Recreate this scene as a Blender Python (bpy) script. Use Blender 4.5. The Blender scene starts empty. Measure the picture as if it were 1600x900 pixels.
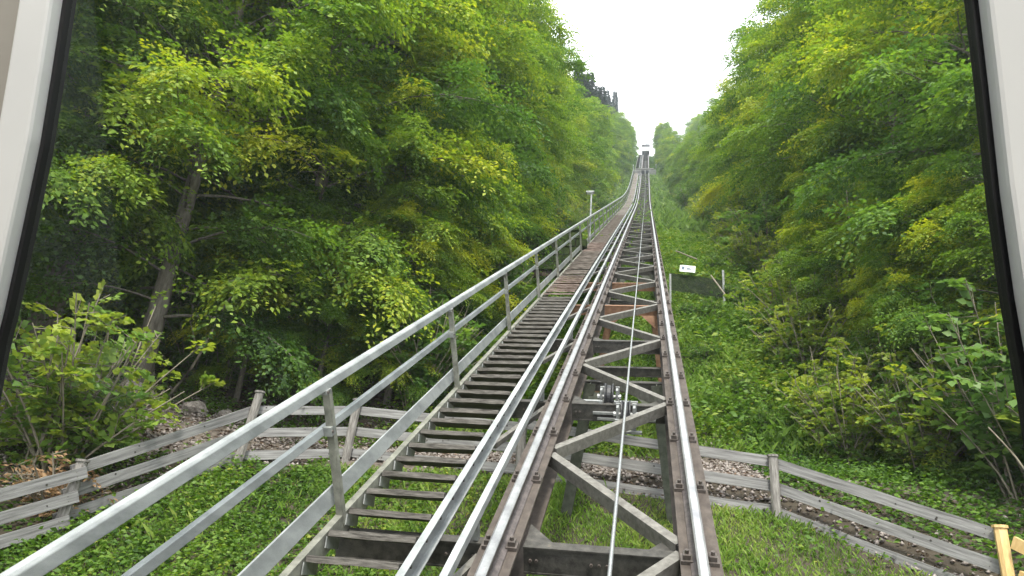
import bpy, math, random
import numpy as np
from mathutils import Matrix, Vector

R = math.radians
rng = np.random.default_rng(7)
random.seed(7)
scene = bpy.context.scene
COL = scene.collection

# ------------------------------------------------------------------ camera
SL = R(31.0)                      # gradient of the lower track
RES = Matrix(((0.982327, -0.005949, -0.187078), (0.171030, -0.382700, 0.907903), (0.076995, 0.923854, 0.374920)))
CAM = Vector((0.28, -1.0816, 1.8001))


def build_camera():
    f = 1100.0
    t = np.array([1010.5 - 800, 450 - 283, f]); up_ = 35.0
    xv = -(f * f + t[1] * up_) / t[0]
    x = -np.array([xv, up_, f]); x /= np.linalg.norm(x); t /= np.linalg.norm(t)
    n = np.cross(t, x)
    if n[1] < 0: n = -n
    Y = t * math.cos(SL) - n * math.sin(SL); Z = t * math.sin(SL) + n * math.cos(SL)
    M = np.array([x, Y, Z])
    right, up, fw = M[:, 0], M[:, 1], M[:, 2]
    cd = bpy.data.cameras.new('camera'); co = bpy.data.objects.new('camera', cd); COL.objects.link(co)
    m = Matrix.Identity(4)
    for i in range(3):
        m[i][0] = right[i]; m[i][1] = up[i]; m[i][2] = -fw[i]
    m.translation = CAM
    co.matrix_world = m
    cd.sensor_width = 36.0; cd.lens = 36.0 * f / 1600.0
    cd.clip_start = 0.05; cd.clip_end = 3000
    scene.camera = co


build_camera()

# ------------------------------------------------------------------ light
SUN_EL, SUN_AZ = R(52), R(172)        # azimuth clockwise from +Y, as seen from above
world = bpy.data.worlds.new('World'); scene.world = world; world.use_nodes = True
nt = world.node_tree; nt.nodes.clear()
o = nt.nodes.new('ShaderNodeOutputWorld'); bg = nt.nodes.new('ShaderNodeBackground')
sky = nt.nodes.new('ShaderNodeTexSky'); sky.sky_type = 'NISHITA'; sky.sun_disc = False
sky.sun_elevation = SUN_EL; sky.sun_rotation = SUN_AZ; sky.air_density = 1.0; sky.dust_density = 3.0; sky.ozone_density = 1.0
tc = nt.nodes.new('ShaderNodeTexCoord'); nz = nt.nodes.new('ShaderNodeTexNoise')
nz.inputs['Scale'].default_value = 2.6; nz.inputs['Detail'].default_value = 7; nz.inputs['Roughness'].default_value = 0.55
rp = nt.nodes.new('ShaderNodeValToRGB')
rp.color_ramp.elements[0].position = 0.34; rp.color_ramp.elements[0].color = (.12, .12, .12, 1)
rp.color_ramp.elements[1].position = 0.50; rp.color_ramp.elements[1].color = (1, 1, 1, 1)
mx = nt.nodes.new('ShaderNodeMix'); mx.data_type = 'RGBA'
mx.inputs['B'].default_value = (15.0, 15.3, 15.6, 1)       # bright thin cloud sheet
nt.links.new(tc.outputs['Generated'], nz.inputs['Vector']); nt.links.new(nz.outputs['Fac'], rp.inputs['Fac'])
nt.links.new(rp.outputs['Color'], mx.inputs['Factor']); nt.links.new(sky.outputs['Color'], mx.inputs['A'])
nt.links.new(mx.outputs['Result'], bg.inputs['Color']); bg.inputs['Strength'].default_value = 0.10
nt.links.new(bg.outputs['Background'], o.inputs['Surface'])

sd = bpy.data.lights.new('sun', 'SUN'); sd.energy = 2.8; sd.angle = R(9); sd.color = (1, .95, .86)
so = bpy.data.objects.new('sun', sd); COL.objects.link(so)
sdir = Vector((math.sin(SUN_AZ) * math.cos(SUN_EL), math.cos(SUN_AZ) * math.cos(SUN_EL), math.sin(SUN_EL)))
so.rotation_euler = sdir.to_track_quat('Z', 'Y').to_euler()

scene.view_settings.view_transform = 'Standard'; scene.view_settings.look = 'None'
scene.view_settings.exposure = 1.28; scene.view_settings.gamma = 1.0
scene.render.engine = 'CYCLES'
scene.cycles.max_bounces = 7; scene.cycles.diffuse_bounces = 4; scene.cycles.glossy_bounces = 3
scene.cycles.transparent_max_bounces = 8; scene.cycles.transmission_bounces = 4
scene.cycles.use_denoising = True

# ------------------------------------------------------------------ materials
MATS = {}


def mat(name, c1, c2=None, scale=8.0, rough=.7, metal=0.0, bump=0.0, c3=None, detail=6, spec=.4, stretch=None, coords='Object', lo=.35, hi=.65):
    m = bpy.data.materials.new(name); m.use_nodes = True
    t = m.node_tree; b = t.nodes['Principled BSDF']
    b.inputs['Roughness'].default_value = rough; b.inputs['Metallic'].default_value = metal
    b.inputs['Specular IOR Level'].default_value = spec
    if c2 is None:
        b.inputs['Base Color'].default_value = (*c1, 1)
    else:
        tcn = t.nodes.new('ShaderNodeTexCoord'); mp = t.nodes.new('ShaderNodeMapping')
        if stretch: mp.inputs['Scale'].default_value = stretch
        n = t.nodes.new('ShaderNodeTexNoise'); n.inputs['Scale'].default_value = scale; n.inputs['Detail'].default_value = detail
        n.inputs['Roughness'].default_value = .65
        r = t.nodes.new('ShaderNodeValToRGB')
        r.color_ramp.elements[0].position = lo; r.color_ramp.elements[0].color = (*c1, 1)
        r.color_ramp.elements[1].position = hi; r.color_ramp.elements[1].color = (*c2, 1)
        if c3:
            e = r.color_ramp.elements.new(hi + .12); e.color = (*c3, 1)
        t.links.new(tcn.outputs[coords], mp.inputs['Vector']); t.links.new(mp.outputs['Vector'], n.inputs['Vector'])
        # a per-object shift so that alike pieces differ
        oi = t.nodes.new('ShaderNodeObjectInfo'); mul = t.nodes.new('ShaderNodeMath'); mul.operation = 'MULTIPLY'; mul.inputs[1].default_value = 37.0
        t.links.new(oi.outputs['Random'], mul.inputs[0]); t.links.new(mul.outputs[0], mp.inputs['Location'])
        t.links.new(n.outputs['Fac'], r.inputs['Fac']); t.links.new(r.outputs['Color'], b.inputs['Base Color'])
        if bump:
            bn = t.nodes.new('ShaderNodeBump'); bn.inputs['Strength'].default_value = bump; bn.inputs['Distance'].default_value = .02
            t.links.new(n.outputs['Fac'], bn.inputs['Height']); t.links.new(bn.outputs['Normal'], b.inputs['Normal'])
    MATS[name] = m
    return m


def leafmat(name, stops, trans=.35, rough=.55, objvar=.0):
    m = bpy.data.materials.new(name); m.use_nodes = True
    t = m.node_tree; b = t.nodes['Principled BSDF']; out = t.nodes['Material Output']
    a = t.nodes.new('ShaderNodeAttribute'); a.attribute_name = 'tint'
    r = t.nodes.new('ShaderNodeValToRGB')
    r.color_ramp.elements[0].position = stops[0][0]; r.color_ramp.elements[0].color = (*stops[0][1], 1)
    r.color_ramp.elements[1].position = stops[-1][0]; r.color_ramp.elements[1].color = (*stops[-1][1], 1)
    for p, c in stops[1:-1]:
        e = r.color_ramp.elements.new(p); e.color = (*c, 1)
    add = t.nodes.new('ShaderNodeMath'); add.operation = 'MULTIPLY_ADD'
    oi = t.nodes.new('ShaderNodeObjectInfo')
    t.links.new(oi.outputs['Random'], add.inputs[0]); add.inputs[1].default_value = objvar
    sub = t.nodes.new('ShaderNodeMath'); sub.operation = 'SUBTRACT'; sub.inputs[1].default_value = objvar * .5
    t.links.new(a.outputs['Fac'], sub.inputs[0]); t.links.new(sub.outputs[0], add.inputs[2])
    t.links.new(add.outputs[0], r.inputs['Fac'])
    b.inputs['Roughness'].default_value = rough; b.inputs['Specular IOR Level'].default_value = .3
    t.links.new(r.outputs['Color'], b.inputs['Base Color'])
    tr = t.nodes.new('ShaderNodeBsdfTranslucent')
    hs = t.nodes.new('ShaderNodeHueSaturation'); hs.inputs['Saturation'].default_value = 1.1; hs.inputs['Value'].default_value = 1.35
    t.links.new(r.outputs['Color'], hs.inputs['Color']); t.links.new(hs.outputs['Color'], tr.inputs['Color'])
    mix = t.nodes.new('ShaderNodeMixShader'); mix.inputs[0].default_value = trans
    t.links.new(b.outputs[0], mix.inputs[1]); t.links.new(tr.outputs[0], mix.inputs[2])
    t.links.new(mix.outputs[0], out.inputs['Surface'])
    MATS[name] = m
    return m


mat('galv', (.20, .213, .216), (.36, .375, .375), 6, .55, .12, .08, spec=.5, stretch=(1, .35, 1))
mat('galv_dull', (.20, .21, .20), (.34, .35, .34), 11, .55, .3, .05)
mat('post_steel', (.13, .13, .11), (.26, .26, .22), 10, .6, .2, .1)
mat('girder', (.048, .037, .031), (.098, .080, .067), 14, .75, .1, .2, c3=(.12, .075, .05), stretch=(1, .25, 1))
mat('girder_rust', (.16, .08, .045), (.26, .15, .09), 12, .8, .1, .2, c3=(.30, .14, .05))
mat('beam', (.030, .028, .025), (.080, .075, .066), 16, .75, .1, .2, c3=(.15, .12, .09))
mat('brace', (.105, .098, .086), (.20, .19, .17), 18, .65, .15, .15, c3=(.26, .20, .15))
mat('trestle', (.035, .04, .028), (.085, .09, .07), 9, .8, .0, .2)
mat('rail_head', (.28, .28, .29), (.44, .44, .45), 6, .45, .7, .0)
mat('rail_body', (.06, .05, .05), (.13, .11, .105), 18, .6, .3, .15)
mat('clip', (.06, .052, .045), (.12, .10, .09), 20, .6, .3, .1)
mat('tread', (.034, .030, .025), (.125, .115, .102), 7, .9, 0, .6, c3=(.25, .24, .22), stretch=(1.2, 9, 9))
mat('plank', (.09, .074, .062), (.20, .172, .150), 7, .85, 0, .5, c3=(.28, .255, .23), stretch=(1.2, 9, 9))
mat('plank_red', (.11, .075, .06), (.24, .19, .165), 7, .85, 0, .5, c3=(.36, .31, .28), stretch=(1.2, 9, 9))
mat('fence_wood', (.10, .096, .094), (.25, .245, .24), 3.5, .85, 0, .35, c3=(.17, .165, .15), stretch=(.5, 10, 10), detail=8)
mat('fence_post', (.11, .10, .09), (.25, .235, .22), 5, .85, 0, .5, c3=(.24, .22, .20), stretch=(8, 8, 1.2))
mat('fresh_wood', (.52, .33, .13), (.66, .46, .22), 5, .6, 0, .2, stretch=(6, 6, 1.2))
mat('knot', (.03, .026, .022))
mat('cable', (.30, .31, .32), (.48, .49, .50), 60, .35, .6, .2)
mat('roller_rubber', (.012, .012, .014), (.03, .03, .032), 20, .5)
mat('roller_frame', (.20, .205, .20), (.34, .345, .34), 20, .5, .3, .1)
mat('white_frame', (.76, .76, .765), (.81, .81, .81), 3, .35, 0, .0)
mat('car_panel', (.34, .315, .285), (.38, .355, .32), 4, .55)
mat('rubber', (.008, .008, .01))
mat('car_grey', (.10, .10, .105), (.14, .14, .145), 5, .6)
mat('soil', (.030, .023, .016), (.065, .052, .036), 3.0, .95, 0, .8, c3=(.06, .075, .03), detail=10)
mat('path_gravel', (.07, .055, .043), (.15, .125, .105), 12, .95, 0, .9, c3=(.12, .085, .06), detail=12)
mat('stone', (.15, .125, .11), (.34, .30, .28), 30, .85, 0, .2, c3=(.16, .11, .08))
mat('concrete', (.26, .26, .25), (.40, .40, .385), 3, .85, 0, .2, c3=(.2, .2, .19))
mat('mossy', (.014, .022, .008), (.04, .055, .018), 6, .95, 0, .6, c3=(.055, .055, .04), spec=.05)
mat('bark', (.085, .072, .06), (.19, .17, .145), 8, .9, 0, .6, c3=(.11, .125, .07), stretch=(2, 2, .5))
mat('twig', (.13, .11, .08), (.24, .21, .165), 8, .9)
mat('dark_wire', (.012, .015, .012), (.028, .032, .025), 9, .95, spec=.05)
mat('sign_white', (.76, .78, .80), (.82, .83, .85), 4, .5)
mat('sign_mark', (.12, .15, .20))
mat('far_white', (.5, .51, .52), (.6, .6, .6), 4, .5)
mat('far_dark', (.05, .052, .06), (.07, .07, .08), 4, .4)
G0, G1, G2, G3, G4 = (.034, .072, .020), (.076, .150, .028), (.135, .228, .034), (.225, .315, .040), (.40, .42, .048)
leafmat('leaf_beech', [(0, G0), (.3, G1), (.55, G2), (.78, G3), (1, G4)], .45, objvar=.12)
leafmat('leaf_hazel', [(0, (.04, .09, .022)), (.4, (.09, .175, .038)), (.75, (.17, .27, .05)), (1, (.30, .35, .05))], .42, rough=.45, objvar=.1)
leafmat('leaf_spruce', [(0, (.010, .024, .014)), (.5, (.022, .048, .024)), (1, (.045, .085, .035))], .12, objvar=.1)
leafmat('leaf_ground', [(0, (.035, .080, .014)), (.4, (.090, .175, .024)), (.75, (.155, .25, .034)), (1, (.28, .31, .05))], .40)
leafmat('grass', [(0, (.065, .12, .018)), (.5, (.15, .26, .035)), (1, (.30, .36, .08))], .40)
leafmat('leaf_litter', [(0, (.06, .035, .022)), (.5, (.14, .085, .055)), (1, (.26, .19, .14))], .1, rough=.8)
leafmat('leaf_autumn', [(0, (.10, .12, .015)), (.5, (.30, .22, .02)), (1, (.40, .13, .02))], .35)
leafmat('leaf_dry', [(0, (.20, .12, .06)), (1, (.42, .27, .15))], .2, rough=.8)

tg = bpy.data.materials.new('dimming_glass'); tg.use_nodes = True; t = tg.node_tree; t.nodes.clear()
to_ = t.nodes.new('ShaderNodeOutputMaterial'); tt_ = t.nodes.new('ShaderNodeBsdfTransparent'); tt_.inputs['Color'].default_value = (.34, .35, .34, 1)  # dark tint added so side daylight mirrors only faintly in the windscreen
t.links.new(tt_.outputs[0], to_.inputs['Surface']); MATS['dimming_glass'] = tg
# windscreen glass: clear sheet that mirrors a little of the cabin
gm = bpy.data.materials.new('windscreen_glass'); gm.use_nodes = True; t = gm.node_tree; t.nodes.clear()
go = t.nodes.new('ShaderNodeOutputMaterial'); gt = t.nodes.new('ShaderNodeBsdfTransparent'); gg = t.nodes.new('ShaderNodeBsdfGlossy')
gt.inputs['Color'].default_value = (.96, .975, .97, 1); gg.inputs['Roughness'].default_value = .0
fr = t.nodes.new('ShaderNodeFresnel'); fr.inputs['IOR'].default_value = 1.45; gmx = t.nodes.new('ShaderNodeMixShader')
t.links.new(fr.outputs[0], gmx.inputs[0]); t.links.new(gt.outputs[0], gmx.inputs[1]); t.links.new(gg.outputs[0], gmx.inputs[2])
t.links.new(gmx.outputs[0], go.inputs['Surface']); MATS['windscreen_glass'] = gm

# ------------------------------------------------------------------ helpers


def tag(o, label=None, cat=None, group=None, kind=None):
    if label: o['label'] = label
    if cat: o['category'] = cat
    if group: o['group'] = group
    if kind: o['kind'] = kind
    return o


def empty(name, loc=(0, 0, 0), rz=0.0, s=1.0):
    e = bpy.data.objects.new(name, None); COL.objects.link(e)
    e.location = loc; e.rotation_euler = (0, 0, rz); e.scale = (s, s, s); e.empty_display_size = .1
    return e


def link(name, me, parent=None, m=None):
    ob = bpy.data.objects.new(name, me); COL.objects.link(ob)
    if parent: ob.parent = parent
    if m and not me.materials: me.materials.append(MATS[m])
    return ob


class MB:
    def __init__(s): s.v = []; s.f = []

    def hexa(s, P8):
        b = len(s.v); s.v += [tuple(p) for p in P8]
        for q in ((0, 3, 2, 1), (4, 5, 6, 7), (0, 1, 5, 4), (1, 2, 6, 5), (2, 3, 7, 6), (3, 0, 4, 7)):
            s.f.append(tuple(b + i for i in q))

    def box(s, c, h, ax=None):
        c = Vector(c)
        X, Y, Z = ax if ax else (Vector((1, 0, 0)), Vector((0, 1, 0)), Vector((0, 0, 1)))
        P = [c + X * (h[0] * a) + Y * (h[1] * b) + Z * (h[2] * d) for d in (-1, 1) for a, b in ((-1, -1), (1, -1), (1, 1), (-1, 1))]
        s.hexa(P)

    def bar(s, a, b, w, h, up=Vector((0, 0, 1))):
        a = Vector(a); b = Vector(b); d = (b - a); L = d.length; d.normalize()
        X = d.cross(up); X.normalize(); Z = X.cross(d)
        s.box((a + b) / 2, (w / 2, L / 2, h / 2), (X, d, Z))

    def tube(s, pts, rad, n=8, cap=True):
        pts = [Vector(p) for p in pts]; rings = []
        for i, p in enumerate(pts):
            d = (pts[min(i + 1, len(pts) - 1)] - pts[max(i - 1, 0)]).normalized()
            a = Vector((0, 0, 1)) if abs(d.z) < .9 else Vector((1, 0, 0))
            X = d.cross(a).normalized(); Y = X.cross(d)
            r = rad[i] if hasattr(rad, '__len__') else rad
            b = len(s.v)
            for k in range(n):
                t = 2 * math.pi * k / n
                s.v.append(tuple(p + X * (r * math.cos(t)) + Y * (r * math.sin(t))))
            rings.append(b)
        for i in range(len(rings) - 1):
            for k in range(n):
                k2 = (k + 1) % n
                s.f.append((rings[i] + k, rings[i] + k2, rings[i + 1] + k2, rings[i + 1] + k))
        if cap:
            s.f.append(tuple(rings[0] + k for k in range(n))[::-1]); s.f.append(tuple(rings[-1] + k for k in range(n)))

    def sweep(s, prof, frames):
        """prof: closed list of (v,w); frames: list of callables (v,w)->point"""
        n = len(prof); rings = []
        for fr in frames:
            rings.append(len(s.v)); s.v += [tuple(fr(*p)) for p in prof]
        for i in range(len(rings) - 1):
            for k in range(n):
                k2 = (k + 1) % n
                s.f.append((rings[i] + k, rings[i] + k2, rings[i + 1] + k2, rings[i + 1] + k))
        s.f.append(tuple(rings[0] + k for k in range(n))[::-1]); s.f.append(tuple(rings[-1] + k for k in range(n)))

    def mesh(s, name, m, smooth=False):
        me = bpy.data.meshes.new(name); me.from_pydata(s.v, [], s.f); me.update()
        me.materials.append(MATS[m])
        if smooth: me.polygons.foreach_set('use_smooth', [True] * len(me.polygons))
        return me

    def build(s, name, m, parent=None, smooth=False, bevel=0):
        ob = link(name, s.mesh(name, m, smooth), parent)
        if bevel:
            bv = ob.modifiers.new('bevel', 'BEVEL'); bv.width = bevel; bv.segments = 2; bv.limit_method = 'ANGLE'
        return ob


# ------------------------------------------------------------------ track geometry
def slope(u):
    if u < 60: return SL
    if u < 95: return SL + R(4.9) * (u - 60) / 35
    return SL + R(4.9)


_US = np.arange(-12, 262, .5); _Y = [0.0]; _Z = [0.0]
for a in _US[:-1]:
    s_ = slope(a + .25); _Y.append(_Y[-1] + .5 * math.cos(s_)); _Z.append(_Z[-1] + .5 * math.sin(s_))
_i0 = int(12 / .5); _Y = np.array(_Y) - _Y[_i0]; _Z = np.array(_Z) - _Z[_i0]


def tpt(v, u, w):
    s_ = slope(u)
    return Vector((v, float(np.interp(u, _US, _Y)) - w * math.sin(s_), float(np.interp(u, _US, _Z)) + w * math.cos(s_)))


def tax(u):
    s_ = slope(u)
    return Vector((1, 0, 0)), Vector((0, math.cos(s_), math.sin(s_))), Vector((0, -math.sin(s_), math.cos(s_)))


def trackz(y): return float(np.interp(y, _Y, _Z))


def stations(a, b):
    return [a] + [x for x in (60, 65, 70, 75, 80, 85, 90, 95) if a < x < b] + [b]


def swept(mb, prof, a, b):
    mb.sweep(prof, [(lambda v, w, u=u: tpt(v, u, w)) for u in stations(a, b)])


def rect(v0, v1, w0, w1): return [(v0, w0), (v1, w0), (v1, w1), (v0, w1)]


# ------------------------------------------------------------------ terrain
_oy = np.array([-60, 0, 9.2, 9.9, 11.7, 13.5, 16, 20, 26, 40, 60, 260])
_oz = np.array([-3.2, -2.60, -2.567, -2.62, -3.22, -2.75, -2.1, -1.30, -1.00, -1.0, -1.1, -1.2])
_ty = np.linspace(-60, 260, 3201); _tz = np.interp(_ty, _Y, _Z, left=None)
_tz = np.where(_ty < _Y[0], _Z[0] + (_ty - _Y[0]) * math.tan(SL), np.where(_ty > _Y[-1], _Z[-1] + (_ty - _Y[-1]) * .74, _tz))
_tz = np.where(_ty > 150, np.interp(150.0, _ty, _tz) + (_ty - 150) * .62 - np.clip(_ty - 158, 0, 200) * .75, _tz)


def ground(x, y):
    x = np.asarray(x, float); y = np.asarray(y, float)
    off = np.interp(y, _oy, _oz)
    fade = np.clip((np.abs(x) - 8) / 8, 0, 1)               # the path bench fades out into the wood
    off = off * (1 - fade) + np.interp(y, [-60, 0, 10, 20, 40, 260], [-3, -2.5, -2.3, -1.5, -1.1, -1.1]) * fade
    z = np.interp(y, _ty, _tz) + off
    z = z + np.where(x < -5, (-5 - x) * .22, 0) + np.where(x < -14, (-14 - x) * .25, 0)
    z = z + np.where(x > 6, (x - 6) * .06, 0)
    z = z + (.10 * np.sin(x * .9 + y * .35) * np.sin(y * .55 - x * .3) + .05 * np.sin(x * 2.3) * np.cos(y * 1.9)) * (.12 + .88 * np.clip((y - 10.5) / 3, 0, 1))
    return z


xs = np.concatenate([np.linspace(-220, -30, 24), np.linspace(-28, 28, 141), np.linspace(30, 220, 24)])
ys = np.concatenate([np.linspace(-60, -4, 20), np.linspace(-3, 30, 133), np.linspace(31, 260, 116)])
XX, YY = np.meshgrid(xs, ys); ZZ = ground(XX, YY)
V = np.stack([XX.ravel(), YY.ravel(), ZZ.ravel()], 1); nx, ny = len(xs), len(ys)
idx = np.arange(nx * ny).reshape(ny, nx)
Fq = np.stack([idx[:-1, :-1], idx[:-1, 1:], idx[1:, 1:], idx[1:, :-1]], -1).reshape(-1, 4)


def npmesh(name, V, F, m, tint=None, smooth=False):
    me = bpy.data.meshes.new(name); k = F.shape[1]
    me.vertices.add(len(V)); me.vertices.foreach_set('co', np.ascontiguousarray(V, np.float32).ravel())
    me.loops.add(F.size); me.loops.foreach_set('vertex_index', np.ascontiguousarray(F, np.int32).ravel())
    me.polygons.add(len(F)); me.polygons.foreach_set('loop_start', np.arange(0, F.size, k, dtype=np.int32))
    me.update(calc_edges=True)
    if tint is not None:
        at = me.attributes.new('tint', 'FLOAT', 'POINT'); at.data.foreach_set('value', np.ascontiguousarray(tint, np.float32))
    if smooth: me.polygons.foreach_set('use_smooth', np.ones(len(F), bool))
    me.materials.append(MATS[m]); me.validate(); return me


ter = link('hillside', npmesh('hillside', V, Fq, 'soil', smooth=True)); tag(ter, kind='structure')

# gravel path crossing under the track, a thin sheet on the bench
px = np.linspace(-15, 11, 105); py = np.linspace(9.75, 11.9, 9)
PX, PY = np.meshgrid(px, py)
PYY = PY + .35 * np.sin(PX * .25) + np.where(PX > 3, -(PX - 3) * .45, 0) + np.where(PX < -5, (PX + 5) * .42, 0)
V = np.stack([PX.ravel(), PYY.ravel(), (ground(PX, PYY) + .02).ravel()], 1)
idx = np.arange(V.shape[0]).reshape(len(py), len(px))
Fq = np.stack([idx[:-1, :-1], idx[:-1, 1:], idx[1:, 1:], idx[1:, :-1]], -1).reshape(-1, 4)
pth = link('path', npmesh('path', V, Fq, 'path_gravel', smooth=True)); tag(pth, kind='structure')

# ------------------------------------------------------------------ funicular track
UEND = 184
track = empty('funicular_track', tpt(0, 4, -2.2))
tag(track, 'steel funicular track climbing the hill on girders with zigzag bracing', 'track')
TM = track.location.copy()


def tbuild(mb, name, m, parent=track, base=None, **k):
    base = TM if base is None else base
    mb.v = [(p[0] - base[0], p[1] - base[1], p[2] - base[2]) for p in mb.v]
    return mb.build(name, m, parent, **k)


for sgn in (-1, 1):
    c = sgn * .607; q = MB()
    swept(q, [(c - .12, -.47), (c + .12, -.47), (c + .12, -.45), (c + .012, -.445), (c + .012, -.155), (c + .12, -.15), (c + .12, -.13), (c - .12, -.13), (c - .12, -.15), (c - .012, -.155), (c - .012, -.445), (c - .12, -.45)], -10, UEND)
    tbuild(q, 'girder', 'girder')
    c = sgn * .6; q = MB()
    swept(q, [(c - .055, -.13), (c + .055, -.13), (c + .055, -.118), (c + .012, -.10), (c + .010, -.045), (c + .030, -.034), (c + .030, -.012), (c - .030, -.012), (c - .030, -.034), (c - .010, -.045), (c - .012, -.10), (c - .055, -.118)], -10, UEND)
    rb = tbuild(q, 'rail', 'rail_body')
    q = MB(); swept(q, [(c - .031, -.016), (c + .031, -.016), (c + .031, -.006), (c + .020, 0.001), (c - .020, 0.001), (c - .031, -.006)], -10, UEND)
    q.v = [(p[0] - TM[0], p[1] - TM[1], p[2] - TM[2]) for p in q.v]
    q.build('running_surface', 'rail_head', rb)

# rail clips with bolt
q = MB(); q.box((0, 0, .012), (.035, .045, .012)); q.box((.0, 0, .035), (.022, .03, .018)); q.tube([(0, 0, .04), (0, 0, .075)], .014, 6)
clip_me = q.mesh('rail_clip', 'clip')
far = MB()
for u in range(-2, 120):
    for sgn in (-1, 1):
        for side in (-1, 1):
            v = sgn * .6 + side * .075
            p = tpt(v, u, -.13); X, T, N = tax(u)
            if u <= 30:
                o = link('rail_clip', clip_me, track)
                mm = Matrix((X, T, N)).transposed().to_4x4(); mm.translation = p - TM; o.matrix_local = mm
            else:
                far.box(p + N * .03, (.03, .05, .03), (X, T, N))
tag(tbuild(far, 'distant_rail_clips', 'clip'), kind='stuff')

# cross beams every 3 m (channel with bright top flange, carries track and walkway)


def channel(mb, c, half, w0, w1, dep, u, th=.012):
    X, T, N = tax(u)
    for v0, v1 in half:
        vm, vh = (v0 + v1) / 2, (v1 - v0) / 2
        mb.box(tpt(vm, u + dep / 2, w1 - th / 2), (vh, dep / 2, th / 2), (X, T, N))
        mb.box(tpt(vm, u + dep / 2, w0 + th / 2), (vh, dep / 2, th / 2), (X, T, N))
        mb.box(tpt(vm, u + .012, (w0 + w1) / 2), (vh, .006, (w1 - w0) / 2 - th), (X, T, N))


for k in range(-2, 60):
    u = 4.15 + 3 * k
    q = MB(); channel(q, 0, ((-1.78, -.73), (-.485, .485)), -.385, -.20, .085, u)
    bo = tbuild(q, 'cross_beam', 'girder_rust' if k in (3, 4) else 'beam')
    if k <= 2:      # bolt heads on the face
        for v in (-.44, -.40, -.05, .0, .05, .40, .44, -1.0, -.82):
            q = MB(); q.tube([tpt(v, u + .004, -.29), tpt(v, u - .012, -.29)], .011, 6)
            q.v = [(p[0] - TM[0], p[1] - TM[1], p[2] - TM[2]) for p in q.v]
            q.build('bolt_head', 'clip', bo)
    if k <= 4:
        for sgn in (-1, 1):   # triangular gusset plates at the girder
            q = MB(); a = tpt(sgn * .487, u + .10, -.215); b = tpt(sgn * .30, u + .10, -.215); c = tpt(sgn * .487, u + .34, -.215)
            dn = tax(u)[2] * -.012
            q.v = [tuple(x) for x in (a, b, c, a + dn, b + dn, c + dn)]
            q.f = [(0, 1, 2), (5, 4, 3), (0, 3, 4, 1), (1, 4, 5, 2), (2, 5, 3, 0)]
            tbuild(q, 'gusset', 'beam')
# zigzag braces: angle sections
for k in range(-2, 50):
    ua = 4.22 + 3 * k
    for (v0, u0, v1, u1) in ((.50, ua + .05, -.50, ua + 1.43), (-.50, ua + 1.55, .50, ua + 2.93)):
        a = tpt(v0, u0, -.165); b = tpt(v1, u1, -.165); N = tax(ua)[2]
        q = MB(); q.bar(a, b, .075, .01, N)
        d = (b - a).normalized(); side = d.cross(N)
        if side.y > 0: side = -side
        q.bar(a - N * .052 + side * .034, b - N * .052 + side * .034, .008, .094, N)
        tbuild(q, 'diagonal_brace', 'brace')
# outer knee braces from girder to walkway stringer
for k in range(-1, 12):
    u = 4.15 + 3 * k
    q = MB(); N = tax(u)[2]
    q.bar(tpt(-.74, u + 2.86, -.22), tpt(-1.06, u + 1.75, -.22), .05, .05, N)
    tbuild(q, 'outrigger_brace', 'brace')
# trestles: splayed legs with cap beams
for ti, u in enumerate((-3, 2.4, 8.9, 14.6, 20.5, 26.5, 32.5)):
    mname = 'girder_rust' if ti == 3 else 'trestle'
    q = MB()
    for du in (.05, .78):
        channel(q, 0, ((-.72, .72),), -.60, -.475, .09, u + du)
    tbuild(q, 'trestle_cap', 'beam')
    for sgn in (-1, 1):
        a = tpt(sgn * .42, u, -.478)
        top = Vector(a)
        drop = 2.1 if ti < 4 else 1.1
        b = tpt(sgn * .74 - .06, u - .28, -.478 - drop)
        gz = float(ground(b.x, b.y)) - .12
        k_ = (top.z - gz) / (top.z - b.z); b = top + (b - top) * k_
        q = MB(); dd = (b - top).normalized(); Xx = Vector((1, 0, 0)); Yy = dd.cross(Xx).normalized(); Xx = Yy.cross(dd).normalized()
        mid = (top + b) / 2; L = (b - top).length / 2
        for off in (-.075, .075): q.box(mid + Yy * off, (.07, .006, L), (Xx, Yy, dd))
        q.box(mid, (.006, .069, L), (Xx, Yy, dd))
        tbuild(q, 'trestle_leg', mname)
        q = MB()   # haunch plate under the cap
        A = top + Vector((0, 0, -.125)); s2 = -sgn
        P = [A + Vector((sgn * .02, 0, 0)), A + Vector((s2 * .30, 0, 0)), A + Vector((sgn * .06, 0, -.35))]
        dn = Yy * .012
        q.v = [tuple(x) for x in (*P, *[p + dn for p in P])]; q.f = [(0, 1, 2), (5, 4, 3), (0, 3, 4, 1), (1, 4, 5, 2), (2, 5, 3, 0)]
        tbuild(q, 'haunch_plate', mname)

# haulage cable
cb = MB(); cb.tube([tpt(.087, u, -.09) for u in (-8, 0, 20, 40, 60, 70, 80, 90, 95, 150, 184)], .0130, 8)
tag(cb.build('haulage_cable', 'cable', smooth=True), 'pale steel haulage cable running up between the two rails', 'cable')

# cable rollers


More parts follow.
